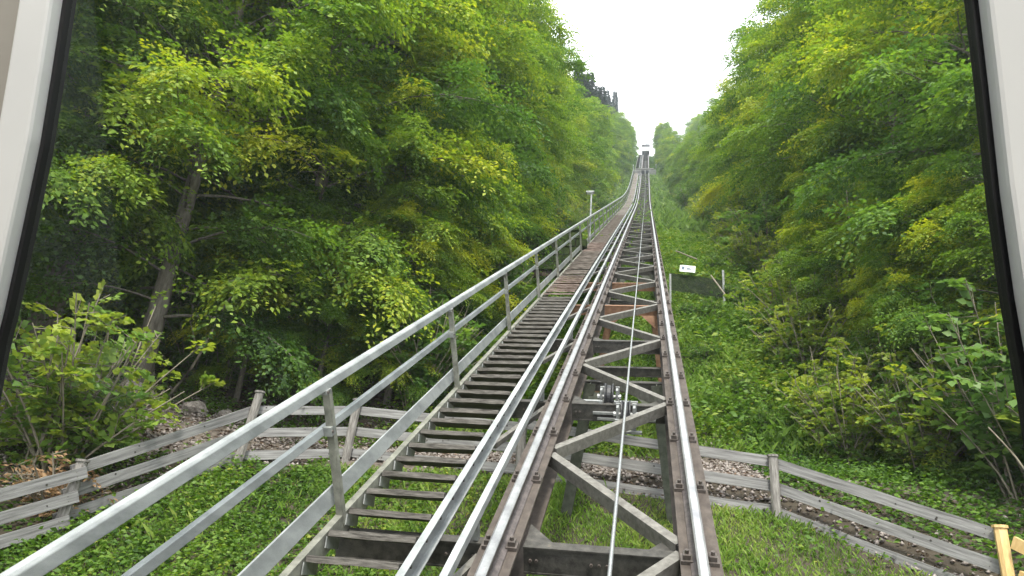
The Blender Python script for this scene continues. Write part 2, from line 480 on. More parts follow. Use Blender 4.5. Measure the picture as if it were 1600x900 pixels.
def roller(u, v, tilt, label):
    X, T, N = tax(u); c = tpt(v, u, -.235 + tilt)
    e = empty('cable_roller', tpt(v, u, -.40)); b0 = e.location.copy()

    def put(mb, n, m, **k):
        mb.v = [(p[0] - b0[0], p[1] - b0[1], p[2] - b0[2]) for p in mb.v]; return mb.build(n, m, e, **k)
    w = MB(); prof = [(-.046, .145), (-.036, .145), (-.018, .126), (.018, .126), (.036, .145), (.046, .145)]
    n = 28; rings = []
    for (a, r) in [(-.046, .03)] + prof + [(.046, .03)]:
        rings.append(len(w.v))
        for k in range(n):
            t_ = 2 * math.pi * k / n
            w.v.append(tuple(c + X * a + T * (r * math.cos(t_)) + N * (r * math.sin(t_))))
    for i in range(len(rings) - 1):
        for k in range(n):
            k2 = (k + 1) % n; w.f.append((rings[i] + k, rings[i] + k2, rings[i + 1] + k2, rings[i + 1] + k))
    w.f.append(tuple(rings[0] + k for k in range(n))[::-1]); w.f.append(tuple(rings[-1] + k for k in range(n)))
    put(w, 'wheel', 'roller_rubber', smooth=False)
    a = MB(); a.tube([c - X * .105, c + X * .105], .022, 10); put(a, 'axle', 'roller_frame', smooth=False)
    for sgn in (-1, 1):
        b = MB(); b.box(c + X * (sgn * .083), (.012, .045, .085), (X, T, N)); b.box(c + X * (sgn * .083) - N * .095, (.014, .17, .026), (X, T, N))
        b.box(c + X * (sgn * .083) + T * .165 - N * .02, (.022, .012, .085), (X, T, N))
        b.box(c + X * (sgn * .083) - T * .165 - N * .05, (.022, .012, .055), (X, T, N)); put(b, 'bracket', 'roller_frame')
        b = MB(); b.tube([c + X * (sgn * .105), c + X * (sgn * .125)], .03, 8); put(b, 'bearing_cap', 'roller_frame')
    b = MB()
    for sgn in (-1, 1): b.box(c + T * (sgn * .19) - N * .115, (.30 if sgn > 0 else .16, .025, .012), (X, T, N))
    put(b, 'mounting_plate', 'roller_frame')
    tag(e, label, 'roller')


roller(6.95, .087, 0, 'grey cable roller directly under the haulage cable by the crossing braces')
roller(7.34, -.10, .06, 'grey cable roller beside the one that carries the cable, left of it')
for u in (22, 37, 52):
    roller(u, .087, 0, 'cable roller under the cable, farther up the track'); bpy.context.scene.collection.objects[-1]
for o in list(COL.objects):
    if o.name.startswith('cable_roller') and o.get('label', '').endswith('up the track'): o['group'] = 'far cable rollers'

# galvanised cable trough beside the left rail
gv = MB(); swept(gv, rect(-.828, -.782, -.08, -.02), -6, UEND)
tr_ = gv.build('cable_trough', 'galv'); tag(tr_, 'galvanised square tube between stair and left rail, climbing beside it', 'conduit')
gv = MB()
for k in range(-2, 40):
    u = 4.15 + 3 * k; X, T, N = tax(u); gv.box(tpt(-.805, u + .05, -.143), (.02, .03, .050), (X, T, N))
tag(gv.build('trough_feet', 'galv_dull', tr_), kind='stuff')

# ------------------------------------------------------------------ stairway and walkway
stair = empty('stairway', tpt(-1.4, 3.5, -.2)); SM = stair.location.copy()
tag(stair, 'narrow open stairway of weathered wooden treads beside the track', 'stairway')
for v, w0, w1, nm in ((-1.085, -.195, -.045, 'galv'), (-1.70, -.195, -.06, 'post_steel')):
    q = MB()
    s_ = 1 if v > -1.4 else -1
    swept(q, [(v, w0), (v + s_ * .05, w0), (v + s_ * .05, w0 + .008), (v + .008 * s_, w0 + .008), (v + .008 * s_, w1 - .008), (v + s_ * .05, w1 - .008), (v + s_ * .05, w1), (v, w1)], -6, UEND)
    tbuild(q, 'stringer', nm, stair, SM)
UT0, DU, UFLAT = 3.58, .309, 13.4


def tread_mesh(seed, flat):
    r = random.Random(seed); q = MB(); hw, hd, th = .287, (.118 if not flat else .150), (.042 if not flat else .030)
    n = 5
    P = []
    for i in range(n + 1):
        x = -hw + 2 * hw * i / n
        ring = [(x, -hd + r.uniform(-.006, .006), -th + r.uniform(-.002, .003)), (x, hd + r.uniform(-.006, .006), -th),
                (x, hd, r.uniform(-.004, .002)), (x, -hd + .006 + r.uniform(-.006, .006), r.uniform(-.006, .002))]
        P.append(ring)
    for i, ring in enumerate(P): q.v += ring
    for i in range(n):
        for k in range(4):
            k2 = (k + 1) % 4; q.f.append((4 * i + k, 4 * i + 4 + k, 4 * i + 4 + k2, 4 * i + k2))
    q.f.append((0, 1, 2, 3)); q.f.append((4 * n + 3, 4 * n + 2, 4 * n + 1, 4 * n))
    return q


TMESH = [tread_mesh(i, False).mesh('tread', 'tread') for i in range(5)]
PMESH = [tread_mesh(20 + i, True).mesh('plank', 'plank') for i in range(4)]
RMESH = [tread_mesh(40 + i, True).mesh('plank', 'plank_red') for i in range(3)]
brq = MB(); brq.box((0, 0, 0), (.004, .10, .035)); BRM = brq.mesh('tread_bracket', 'galv_dull')
farp = MB()
for k in range(-12, 700):
    u = UT0 + DU * k
    if u > 121: break
    X, T, N = tax(u)
    if u < UFLAT:
        o = link('tread', TMESH[k % 5], stair)
        a = random.uniform(-.012, .012)
        mm = Matrix.Rotation(random.uniform(-.01, .01), 4, 'Z') @ Matrix.Rotation(a, 4, 'Y')
        mm.translation = tpt(-1.392, u, -.035) + Vector((0, .115, random.uniform(-.004, .004))) - SM; o.matrix_local = mm
        for vv in (-1.096, -1.689):
            b = link('tread_bracket', BRM, stair); mm = Matrix.Identity(4); mm.translation = tpt(vv, u, -.035) + Vector((0, .10, -.078)) - SM; b.matrix_local = mm
        if u < 9:
            q = MB(); q.tube([tpt(-1.08, u + .1, -.12), tpt(-1.068, u + .1, -.12)], .012, 6); tbuild(q, 'bolt', 'clip', stair, SM)
    elif u < 46:
        ml = RMESH if (u < 16.2 or 22 < u < 25) else PMESH
        o = link('plank', ml[k % len(ml)], stair)
        mm = Matrix((X, T, N)).transposed().to_4x4() @ Matrix.Rotation(random.uniform(-.012, .012), 4, 'Z') @ Matrix.Rotation(R(-9), 4, 'X')
        mm.translation = tpt(-1.392, u + .1, -.03 + random.uniform(-.006, .006)) - SM; o.matrix_local = mm
    else:
        farp.box(tpt(-1.392, u + .1, -.045 + random.uniform(-.01, .01)), (.287, .147, .015), (X, T, N))
tag(tbuild(farp, 'distant_planks', 'plank', stair, SM), kind='stuff')

# ------------------------------------------------------------------ handrail
hr = empty('handrail', tpt(-1.74, 4.15, -.2)); HM = hr.location.copy()
tag(hr, 'galvanised steel handrail with middle rail and toe board along the stairway', 'handrail')
HEND = 118
LEAN = -.055                      # the posts lean a little outwards


def hv(w): return -1.735 + LEAN * w


for nm, w0, w1, th in (('top_rail', .80, .872, .055), ('middle_rail', .50, .555, .040), ('toe_board', -.005, .13, .014)):
    q = MB(); vo = -.012 if nm == 'toe_board' else 0
    a, b = hv(w0) + vo, hv(w1) + vo
    if nm == 'top_rail': prof = [(a - th / 2, w0), (a + th / 2, w0), (b + th / 2, w1 - .015), (b + th / 2 - .012, w1), (b - th / 2 + .012, w1), (b - th / 2, w1 - .015)]
    else: prof = [(a - th / 2 - .03, w0), (a + th / 2 - .03, w0), (b + th / 2 - .03, w1), (b - th / 2 - .03, w1)]
    if nm == 'middle_rail': prof = [(a - .055, w0), (a - .018, w0), (b - .018, w1), (b - .055, w1)]
    swept(q, prof, .4, HEND)
    tbuild(q, nm, 'galv', hr, HM, bevel=.004)
for k in range(-1, 39):
    u = 4.13 + 2.985 * k
    if u > HEND: break
    X, T, N = tax(u); q = MB()
    Np = (N + X * LEAN).normalized()
    c = tpt(hv(.33) + .012, u, .33)
    q.box(c + T * .0, (.024, .004, .47), (X, T, Np)); q.box(c + X * .020 + T * .022, (.004, .022, .47), (X, T, Np))
    tbuild(q, 'post', 'post_steel', hr, HM)
    if u < 22:
        for w_, hw_ in ((.79, .014), (.527, .03)):
            q = MB(); q.box(tpt(hv(w_) + .004, u, w_), (.032, .035, hw_), (X, T, Np)); tbuild(q, 'weld_bracket', 'galv_dull', hr, HM)
            q = MB(); q.tube([tpt(hv(w_) + .030, u - .018, w_), tpt(hv(w_) + .044, u - .018, w_)], .010, 6); tbuild(q, 'bolt', 'clip', hr, HM)

# lamp on the walkway
lp = empty('walkway_lamp', tpt(-1.80, 26.2, -.19)); b0 = lp.location.copy()
q = MB(); q.tube([(0, 0, 0), (0, 0, 2.18)], .035, 10); q.build('pole', 'galv', lp)
q = MB(); q.box((0, 0, .01), (.09, .09, .01)); q.build('base_plate', 'galv', lp)
q = MB(); q.box((-.05, 0, 2.22), (.16, .10, .035)); q.build('lamp_head', 'galv', lp, bevel=.02)
q = MB(); q.box((-.05, 0, 2.178), (.12, .075, .006)); q.build('diffuser', 'sign_white', lp)
tag(lp, 'pale slim lamp post standing at the handrail above the stairway', 'lamp post')

# ------------------------------------------------------------------ rustic board fence
FP = [(-7.9, 4.1), (-6.62, 6.75), (-5.80, 8.92), (-4.42, 9.72), (-1.55, 9.45), (1.93, 8.75), (3.88, 7.32)]
fence = empty('board_fence', (0, 0, 0)); tag(fence, 'weathered grey three-board fence curving under the track', 'fence')
fence.location = (-1.55, 9.45, float(ground(-1.55, 9.45))); FM = fence.location.copy()
lean = [(.06, .03), (.07, 0), (.10, .02), (.05, .0), (0, 0), (.0, 0), (0, 0)]
hts = [.78, .84, 1.16, 1.00, .92, .78, .80]


def post(x, y, h, lean, m, r, parent, base, name='post'):
    z = float(ground(x, y)); q = MB()
    n = 9; rings = []
    for i, hh in enumerate((-.25, .0, h * .5, h - .02, h)):
        rings.append(len(q.v))
        for k in range(n):
            t_ = 2 * math.pi * k / n; rr = r * (1 + .06 * math.sin(3 * t_ + i)) * (1 if hh < h else .93)
            q.v.append((x + lean[0] * hh + rr * math.cos(t_), y + lean[1] * hh + rr * math.sin(t_), z + hh))
    for i in range(4):
        for k in range(n): q.f.append((rings[i] + k, rings[i] + (k + 1) % n, rings[i + 1] + (k + 1) % n, rings[i + 1] + k))
    q.f.append(tuple(rings[-1] + k for k in range(n)))
    po = tbuild(q, name, m, parent, base, smooth=False)
    q = MB(); cx, cy = x + lean[0] * h, y + lean[1] * h
    q.tube([(cx, cy, z + h + .001), (cx, cy, z + h + .03)], r * 1.22, 9)
    q.v = [(p[0] - base[0], p[1] - base[1], p[2] - base[2]) for p in q.v]
    q.build('post_cap', m, po)
    return po


def board(a, b, hw, th, m, parent, base, seed, knots=True):
    r = random.Random(seed); a = Vector(a); b = Vector(b); q = MB(); n = 8
    L = (b - a).length; d = (b - a) / L; side = d.cross(Vector((0, 0, 1))).normalized(); up = side.cross(d)
    for i in range(n + 1):
        k = hw * (1 + r.uniform(-.05, .05)); sag = -.006 * math.sin(math.pi * i / n)
        for sx, sz in ((-1, -1), (1, -1), (1, 1), (-1, 1)): q.v.append((L * i / n, sx * th / 2, sz * k + sag))
    for i in range(n):
        for k in range(4): q.f.append((4 * i + k, 4 * i + 4 + k, 4 * i + 4 + (k + 1) % 4, 4 * i + (k + 1) % 4))
    q.f.append((0, 1, 2, 3)); q.f.append((4 * n + 3, 4 * n + 2, 4 * n + 1, 4 * n))
    bo = q.build('board', m, parent)
    mm = Matrix((d, side, up)).transposed().to_4x4(); mm.translation = a - base; bo.matrix_local = mm
    s = 1 if side.y < 0 else -1
    if knots:
        for kx, kr in [(r.uniform(.08, .92), r.uniform(.008, .014)) for _ in range(3)]:
            q = MB(); z = r.uniform(-.6, .6) * hw
            q.tube([(L * kx, s * (th / 2 - .006), z), (L * kx, s * (th / 2 + .004), z)], kr, 7); q.build('knot', 'knot', bo)
        for kx in (.035, .965):
            for z in (-.4, .4):
                q = MB(); q.tube([(L * kx, s * (th / 2 - .004), z * hw), (L * kx, s * (th / 2 + .003), z * hw)], .006, 6); q.build('nail', 'clip', bo)
    return bo


for i, (x, y) in enumerate(FP[:-1]): post(x, y, hts[i], lean[i], 'fence_post', .068 if i != 5 else .06, fence, FM)
for i in range(len(FP) - 1):
    (x0, y0), (x1, y1) = FP[i], FP[i + 1]
    d = Vector((x1 - x0, y1 - y0, 0)).normalized(); nrm = Vector((d.y, -d.x, 0))
    if i >= 5: off = nrm * .0
    off = nrm * .085
    if i >= 1: off = -nrm * .085
    for lv, hh in enumerate(((.88, .53, .18) if i < 4 else (.80, .455, .11))):
        a0 = hts[i] / 1.0; a1 = hts[i + 1]
        h0 = hh * min(1.02, hts[i] / 1.02); h1 = hh * min(1.02, hts[i + 1] / 1.02)
        if i >= 4: h0 = hh * hts[i] / .86; h1 = hh * hts[i + 1] / .86
        A = Vector((x0, y0, float(ground(x0, y0)) + h0)) + off - d * .05
        B = Vector((x1, y1, float(ground(x1, y1)) + h1)) + off + d * (.05 if i != 5 else -.07)
        A += Vector((lean[i][0] * h0, lean[i][1] * h0, 0)); B += Vector((lean[i + 1][0] * h1, lean[i + 1][1] * h1, 0))
        board(A, B, .070 if i < 5 else .066, .04, 'fence_wood', fence, FM, 100 + i * 7 + lv)
# fresh yellow fence section
nf = empty('new_fence', (3.88, 7.32, float(ground(3.88, 7.32)))); NM = nf.location.copy()
tag(nf, 'fresh yellow timber fence section with new post and rails', 'fence')
post(3.88, 7.32, .80, (0, 0), 'fresh_wood', .062, nf, NM)
post(4.9, 5.6, .90, (0, 0), 'fresh_wood', .062, nf, NM)
for hh in (.70, .38, .10):
    board((3.93, 7.20, float(ground(3.9, 7.25)) + hh), (4.92, 5.5, float(ground(4.9, 5.6)) + hh), .06, .04, 'fresh_wood', nf, NM, int(hh * 100), knots=False)

# ------------------------------------------------------------------ small structures up the line
# netting fence and notice on the right bank
nt_ = empty('netting_fence', (1.6, 17.6, float(ground(1.6, 17.6)))); b0 = nt_.location.copy()
pa, pb = Vector((.95, 17.75, 0)), Vector((2.42, 17.9, 0))
za = trackz(17.7) - .95
q = MB()
for i in range(58):
    p = pa.lerp(pb, i / 57); q.bar((p.x, p.y, za - .15 - .2 * i / 57), (p.x + .01, p.y, za + .40 - .14 * i / 57), .010, .006, Vector((0, 1, 0)))
for j in range(22):
    h = za - .12 + .50 * j / 21; q.bar((pa.x, pa.y, h), (pb.x, pb.y, h - .16), .006, .014)
q.v = [(p[0] - b0[0], p[1] - b0[1], p[2] - b0[2]) for p in q.v]
tag(q.build('netting', 'dark_wire', nt_), kind='stuff')
for p, nm in ((pb, 'galv_dull'), (pa, 'galv_dull')):
    q = MB(); zz = float(ground(p.x, p.y)); q.tube([(p.x, p.y - .03, zz - .1), (p.x, p.y - .03, za + (.52 if p is pb else .34))], .035, 8)
    q.v = [(a[0] - b0[0], a[1] - b0[1], a[2] - b0[2]) for a in q.v]; q.build('post', nm, nt_)
tag(nt_, 'dark wire netting fence with grey posts on the bank right of track', 'fence')
sg = empty('notice_board', (1.43, 17.66, za + .48), s=.82); q = MB(); q.box((0, 0, 0), (.26, .012, .12)); q.build('board', 'sign_white', sg)
for i, (x, z, w, h) in enumerate(((-.15, .01, .05, .06), (.02, .03, .06, .012), (.06, -.005, .09, .012), (.05, -.045, .08, .012))):
    q = MB(); q.box((x, -.0145, z), (w, .002, h)); q.build('print_mark', 'sign_mark', sg)
sg.rotation_euler = (0, R(6), 0)
tag(sg, 'small white notice board fixed on the netting fence', 'notice board')
for (a, b, lab) in (((1040, 366), (1064, 395), 'thin pale pole lying on the bank above the notice board'), ((1099, 428), (1117, 461), 'thin pale stick leaning on the bank below the netting fence')):
    y0 = 20.6 if a[0] < 1060 else 17.2
    q = MB()
    if a[0] < 1060: A, B = Vector((1.25, 20.6, trackz(20.6) - .25)), Vector((1.75, 18.4, trackz(18.4) - .25))
    else: A, B = Vector((2.05, 17.5, trackz(17.5) - .62)), Vector((2.30, 16.4, trackz(16.4) - 1.0))
    q.tube([A, B], .022, 7); c_ = (A + B) / 2
    e = bpy.data.objects.new('pole', None); bpy.data.objects.remove(e)
    q.v = [(p[0] - c_[0], p[1] - c_[1], p[2] - c_[2]) for p in q.v]
    o = q.build('wooden_pole', 'twig'); o.location = c_; tag(o, lab, 'pole')
# mossy wall on the left
wl = empty('mossy_wall', (-2.9, 19.4, float(ground(-2.9, 19.4)))); z0 = trackz(19.4) + .05
q = MB(); r_ = random.Random(4)
for row in range(5):
    for k in range(6):
        o_ = MB(); x = -3.75 + k * .36 + (.18 if row % 2 else 0); o_.box((x + 2.9, 0, z0 - wl.location.z + .35 - row * .27 + r_.uniform(-.01, .01)), (.172 + r_.uniform(-.01, .006), .16 + r_.uniform(-.02, .02), .128))
        o_.build('block', 'mossy', wl, bevel=.02)
q = MB(); q.box((-.05, 0, z0 - wl.location.z + .54), (1.08, .22, .055)); q.build('capstone', 'mossy', wl, bevel=.03)
q = MB(); q.box((-.05, .02, z0 - wl.location.z - .3), (1.0, .10, .75)); q.build('core', 'soil', wl)
tag(wl, 'low dark mossy stone wall behind the handrail left of stairway', 'wall')

# passing place platform far up
pe = empty('loop_platform', tpt(0, 118, -.6)); b0 = pe.location.copy(); X, T, N = tax(118)


def pbox(c, h, nm, m, par=pe):
    q = MB(); q.box(tpt(*c), h, (X, T, N)); q.v = [(a[0] - b0[0], a[1] - b0[1], a[2] - b0[2]) for a in q.v]; return q.build(nm, m, par)


pbox((-.95, 118, .02), (1.0, .25, .40), 'bulkhead', 'concrete'); pbox((.95, 118, .02), (.8, .25, .40), 'bulkhead', 'concrete')
pbox((-.35, 117.7, .12), (.22, .04, .30), 'opening_shade', 'far_dark'); pbox((.35, 117.7, .12), (.22, .04, .30), 'opening_shade', 'far_dark')  # dark slabs on the solid bulkheads, painting the shade of openings
pbox((0, 119.2, .50), (1.45, 1.2, .04), 'deck', 'beam')
pbox((-1.9, 119, .95), (.05, 1.2, .25), 'parapet', 'galv_dull'); pbox((1.75, 119, .95), (.05, 1.2, .25), 'parapet', 'galv_dull')
tag(pe, 'grey concrete platform with two openings shown as dark painted shade far up the track', 'platform')
# the other car at the top
fc = empty('distant_funicular_car', tpt(0, 178, 0)); b0 = fc.location.copy(); X, T, N = tax(178)
q = MB(); q.box((0, 0, .75), (.95, 1.2, .55)); q.build('body', 'far_white', fc, bevel=.1)
q = MB(); q.box((0, 0, 1.6), (.93, 1.15, .32)); q.build('windows', 'far_dark', fc)
q = MB(); q.box((0, 0, 1.98), (1.0, 1.3, .05)); q.build('roof', 'far_dark', fc)
q = MB()
for x in (-.6, .6): q.box((x, 0, .1), (.08, 1.0, .12))
q.build('bogie', 'far_dark', fc)
tag(fc, 'tiny white funicular car with dark roof at the top of track', 'funicular car')

# ------------------------------------------------------------------ foliage builders
def leaf_mesh(name, P, D, Nn, L, Wd, tint, m):
    """rhombic leaves: base P, direction D, normal Nn, length L, width Wd"""
    n = len(P); D = D / np.linalg.norm(D, axis=1, keepdims=True)
    S = np.cross(D, Nn); S /= np.linalg.norm(S, axis=1, keepdims=True) + 1e-9
    U = np.cross(S, D)
    L = L[:, None]; Wd = Wd[:, None]
    V = np.empty((n, 4, 3)); V[:, 0] = P
    V[:, 1] = P + D * L * .48 + S * Wd * .5 + U * Wd * .12
    V[:, 2] = P + D * L - U * L * .08
    V[:, 3] = P + D * L * .48 - S * Wd * .5 + U * Wd * .12
    F = np.arange(n * 4).reshape(n, 4)
    return npmesh(name, V.reshape(-1, 3), F, m, np.repeat(tint, 4))


def rot_about(v, axis, ang):
    c, s = np.cos(ang)[:, None], np.sin(ang)[:, None]
    return v * c + np.cross(axis, v) * s + axis * (np.sum(axis * v, 1, keepdims=True)) * (1 - c)


def sprays(P0, D0, L, m, leaf, r, droop=.40, spread=55, lw=.62):
    """flat leafy twigs. returns leaf arrays and twig index"""
    n = len(P0); t = (np.arange(m) + .5) / m
    up = np.tile([0, 0, 1.0], (n, 1)) + r.normal(0, .28, (n, 3))
    S = np.cross(D0, up); S /= np.linalg.norm(S, axis=1, keepdims=True) + 1e-9; Up = np.cross(S, D0)
    side = np.where(np.arange(m) % 2 == 0, 1.0, -1.0)
    tt = t[None, :, None]
    curve = P0[:, None] + D0[:, None] * (L[:, None, None] * tt) - np.array([0, 0, 1.0]) * (droop * L[:, None, None] * tt ** 2)
    # side shoots: leaves sit off the axis, widest in the middle of the spray
    offw = (np.sin(np.pi * np.clip(t * .85 + .12, 0, 1)) * .30)[None, :] * L[:, None] * r.uniform(.0, 1.0, (n, m))
    pos = curve + S[:, None] * (side[None, :] * offw)[:, :, None] + r.normal(0, .018, (n, m, 3)) * L[:, None, None]
    a = np.radians(spread + r.normal(0, 18, (n, m))) * side[None, :]
    d = D0[:, None] * np.cos(a)[:, :, None] + S[:, None] * np.sin(a)[:, :, None] - Up[:, None] * r.uniform(.0, .5, (n, m, 1))
    nn = Up[:, None] + r.normal(0, .38, (n, m, 3))
    l = leaf * r.uniform(.55, 1.4, (n, m))
    return pos.reshape(-1, 3), d.reshape(-1, 3), nn.reshape(-1, 3), l.ravel(), (l * lw).ravel(), np.repeat(np.arange(n), m)


def tree_proto(seed, H, Rc, base, nl, ntw, nlf, leaf, m='leaf_beech', twl=.95, tip=.0, shape=1.0, yellow=.3):
    r = np.random.default_rng(seed); q = MB()
    # trunk
    n = 9; bend = r.normal(0, .03, (n, 2)).cumsum(0) * H * .10
    tp = [(bend[i, 0], bend[i, 1], H * .95 * i / (n - 1) - (.4 if i == 0 else 0)) for i in range(n)]
    r0 = H * .0125 + .03
    q.tube(tp, [r0 * (1.25 if i == 0 else 1) * (1 - .88 * i / (n - 1)) for i in range(n)], 9)
    tz = np.array(tp)
    P, D, NN, LL, WW, TT = [], [], [], [], [], []
    for i in range(nl):
        h = base + (1 - base) * ((i + r.uniform(0, 1)) / nl) ** .92
        z = H * h * .95; b0 = np.array([np.interp(z, tz[:, 2], tz[:, 0]), np.interp(z, tz[:, 2], tz[:, 1]), z])
        az = i * 2.39996 + r.normal(0, .35)
        f = (h - base) / (1 - base)
        prof = (math.sin(math.pi * min(1, .16 + .84 * (1 - f) ** shape * .62 + .0)) if f > .5 else .78 + .22 * math.sin(math.pi * f))
        Ll = Rc * max(.22, prof) * r.uniform(.72, 1.18)
        rise = r.uniform(.05, .35) + .55 * f
        K = 7; s = np.linspace(0, 1, K)
        dirh = np.array([math.cos(az), math.sin(az), 0])
        side = np.array([-math.sin(az), math.cos(az), 0])
        wig = r.normal(0, .10) * Ll
        pts = b0 + np.outer(s * Ll, dirh) + np.outer(Ll * (rise * s - .42 * s ** 2.2), [0, 0, 1]) + np.outer(np.sin(s * math.pi) * wig, side)
        rl = .010 + .0065 * Ll * (1.15 - .6 * f)
        q.tube([tuple(p) for p in pts], [rl * (1 - .85 * x) for x in s], 5, cap=False)
        # secondary branches
        nt2 = max(4, int(ntw * (.45 + .75 * Ll / Rc)))
        tpos = r.uniform(.22, 1.0, nt2) ** .8
        pp = np.stack([np.interp(tpos, s, pts[:, k]) for k in range(3)], 1)
        tang = np.gradient(pts, axis=0); tang = np.stack([np.interp(tpos, s, tang[:, k]) for k in range(3)], 1)
        tang /= np.linalg.norm(tang, axis=1, keepdims=True)
        ang = r.choice([-1, 1], nt2) * np.radians(r.uniform(15, 85, nt2)) * (1.05 - .6 * tpos)
        dd = rot_about(tang, np.tile([0, 0, 1.0], (nt2, 1)), ang); dd[:, 2] += r.normal(-.06, .30, nt2)
        dd /= np.linalg.norm(dd, axis=1, keepdims=True)
        # first step out along a bare branchlet for those near the stem
        step = r.uniform(0, .75, nt2) * (Ll * .34) * (1.1 - tpos)
        pe_ = pp + dd * step[:, None] + np.outer(step, [0, 0, .10])
        for k in range(0, nt2, 3):
            if step[k] > .25: q.tube([tuple(pp[k]), tuple(pe_[k])], [.011, .006], 4, cap=False)
        L = twl * r.uniform(.6, 1.25, nt2)
        a, b, c, l, w, ti = sprays(pe_, dd, L, nlf, leaf, r)
        limb_t = r.normal(0, .12) + yellow * .5 * (r.uniform() < yellow)
        tw_t = .40 + limb_t + r.normal(0, .10, nt2) + .14 * (tpos - .5) + .10 * f
        P.append(a); D.append(b); NN.append(c); LL.append(l); WW.append(w)
        TT.append(tw_t[ti] + r.normal(0, .07, len(ti)))
    crown = leaf_mesh('crown', np.concatenate(P), np.concatenate(D), np.concatenate(NN), np.concatenate(LL), np.concatenate(WW), np.clip(np.concatenate(TT), 0, 1), m)
    return q.mesh('trunk', 'bark', True), crown


def spruce_proto(seed, H, Rc):
    r = np.random.default_rng(seed); q = MB()
    q.tube([(0, 0, -.4), (0, 0, H * .5), (0, 0, H)], [H * .013 + .02, H * .008, .01], 8)
    P, D, NN, LL, WW, TT = [], [], [], [], [], []
    nw = 34
    for i in range(nw):
        h = .10 + .89 * i / nw; z = H * h; Lm = Rc * (1 - h) ** .85 + .25
        for k in range(7):
            az = k * 2 * math.pi / 7 + i * .7 + r.normal(0, .2); L = Lm * r.uniform(.7, 1.15)
            dirh = np.array([math.cos(az), math.sin(az), 0.]); sd_ = np.array([-math.sin(az), math.cos(az), 0.])
            m_ = int(26 + 30 * L / Rc); s = r.uniform(.12, 1, m_)
            pos = np.array([0, 0, z]) + np.outer(s * L, dirh) + np.outer(-.42 * L * s + .22 * L * s ** 2, [0, 0, 1])
            sg_ = r.choice([-1, 1], m_)
            d = dirh * .75 + sd_ * (sg_ * r.uniform(.3, 1.0, m_))[:, None] + np.outer(r.uniform(-.7, .05, m_), [0, 0, 1])
            P.append(pos); D.append(d); NN.append(np.tile([0, 0, 1.], (m_, 1)) + r.normal(0, .4, (m_, 3)))
            l = r.uniform(.28, .6, m_) * (1.15 - .5 * s); LL.append(l); WW.append(l * .34); TT.append(.35 + r.normal(0, .18, m_) + .2 * s)
    crown = leaf_mesh('crown', np.concatenate(P), np.concatenate(D), np.concatenate(NN), np.concatenate(LL), np.concatenate(WW), np.clip(np.concatenate(TT), 0, 1), 'leaf_spruce')
    return q.mesh('trunk', 'bark', True), crown


def bush_proto(seed, H, Rc, ns, nlf, leaf, m='leaf_hazel', ntw=9, lw=.78, droop=.25, tbase=.4):
    r = np.random.default_rng(seed); q = MB(); P, D, NN, LL, WW, TT = [], [], [], [], [], []
    for i in range(ns):
        az = r.uniform(0, 6.283); out = Rc * math.sqrt(r.uniform(0, 1)); hh = H * r.uniform(.55, 1.0) * (1 - .35 * out / Rc)
        s = np.linspace(0, 1, 6); b = r.normal(0, .10 * Rc, 2)
        pts = np.stack([b[0] + math.cos(az) * out * s ** 1.3, b[1] + math.sin(az) * out * s ** 1.3, hh * s - .1 * (1 - s)], 1)
        q.tube([tuple(p) for p in pts], [.014 * (1 - .8 * x) + .003 for x in s], 5, cap=False)
        tpos = r.uniform(.15, 1, ntw); pp = np.stack([np.interp(tpos, s, pts[:, k]) for k in range(3)], 1)
        aa = r.uniform(0, 6.283, ntw); dd = np.stack([np.cos(aa), np.sin(aa), r.uniform(-.1, .7, ntw)], 1); dd[-1] = (0, 0, 1)
        dd /= np.linalg.norm(dd, axis=1, keepdims=True); L = r.uniform(.25, .55, ntw) * max(.5, Rc * .6)
        for k in range(ntw): q.tube([tuple(pp[k]), tuple(pp[k] + dd[k] * L[k] * .8)], [.006, .003], 4, cap=False)
        a, bb, c, l, w, ti = sprays(pp, dd, L, nlf, leaf, r, droop=droop, lw=lw)
        tt = tbase + r.normal(0, .12) + .28 * (tpos - .5) + r.normal(0, .08, ntw)
        P.append(a); D.append(bb); NN.append(c); LL.append(l); WW.append(w); TT.append(tt[ti] + r.normal(0, .06, len(ti)))
    crown = leaf_mesh('foliage', np.concatenate(P), np.concatenate(D), np.concatenate(NN), np.concatenate(LL), np.concatenate(WW), np.clip(np.concatenate(TT), 0, 1), m)
    return q.mesh('stems', 'twig', True), crown


NEAR = [tree_proto(11, 15, 4.3, .10, 74, 52, 34, .098, twl=1.05, yellow=.45), tree_proto(12, 17, 4.0, .14, 76, 50, 34, .098, twl=1.05, yellow=.35),
        tree_proto(13, 12, 3.6, .07, 68, 50, 34, .095, twl=.95, yellow=.55)]
FAR = [tree_proto(21, 18, 4.6, .12, 64, 26, 20, .21, twl=1.25, yellow=.2), tree_proto(22, 20, 4.2, .16, 66, 24, 20, .21, twl=1.25, yellow=.15),
       tree_proto(23, 14, 4.0, .08, 58, 26, 20, .20, twl=1.15, yellow=.35)]
SPR = [spruce_proto(31, 18, 3.0), spruce_proto(32, 22, 3.2)]
BUSH = [bush_proto(41, 2.3, 1.25, 46, 17, .078, tbase=.76, lw=.85), bush_proto(42, 3.2, 1.5, 44, 14, .12), bush_proto(43, 1.4, .9, 30, 10, .10)]


def zone(y):
    for lim, txt in ((15, 'beside the gravel path'), (22, 'level with the netting fence'), (31, 'level with the lamp post'), (55, 'a little above the lamp post'), (85, 'midway up to the far platform'), (112, 'close to the far platform')):
        if y < lim: return txt
    return 'above the far platform'


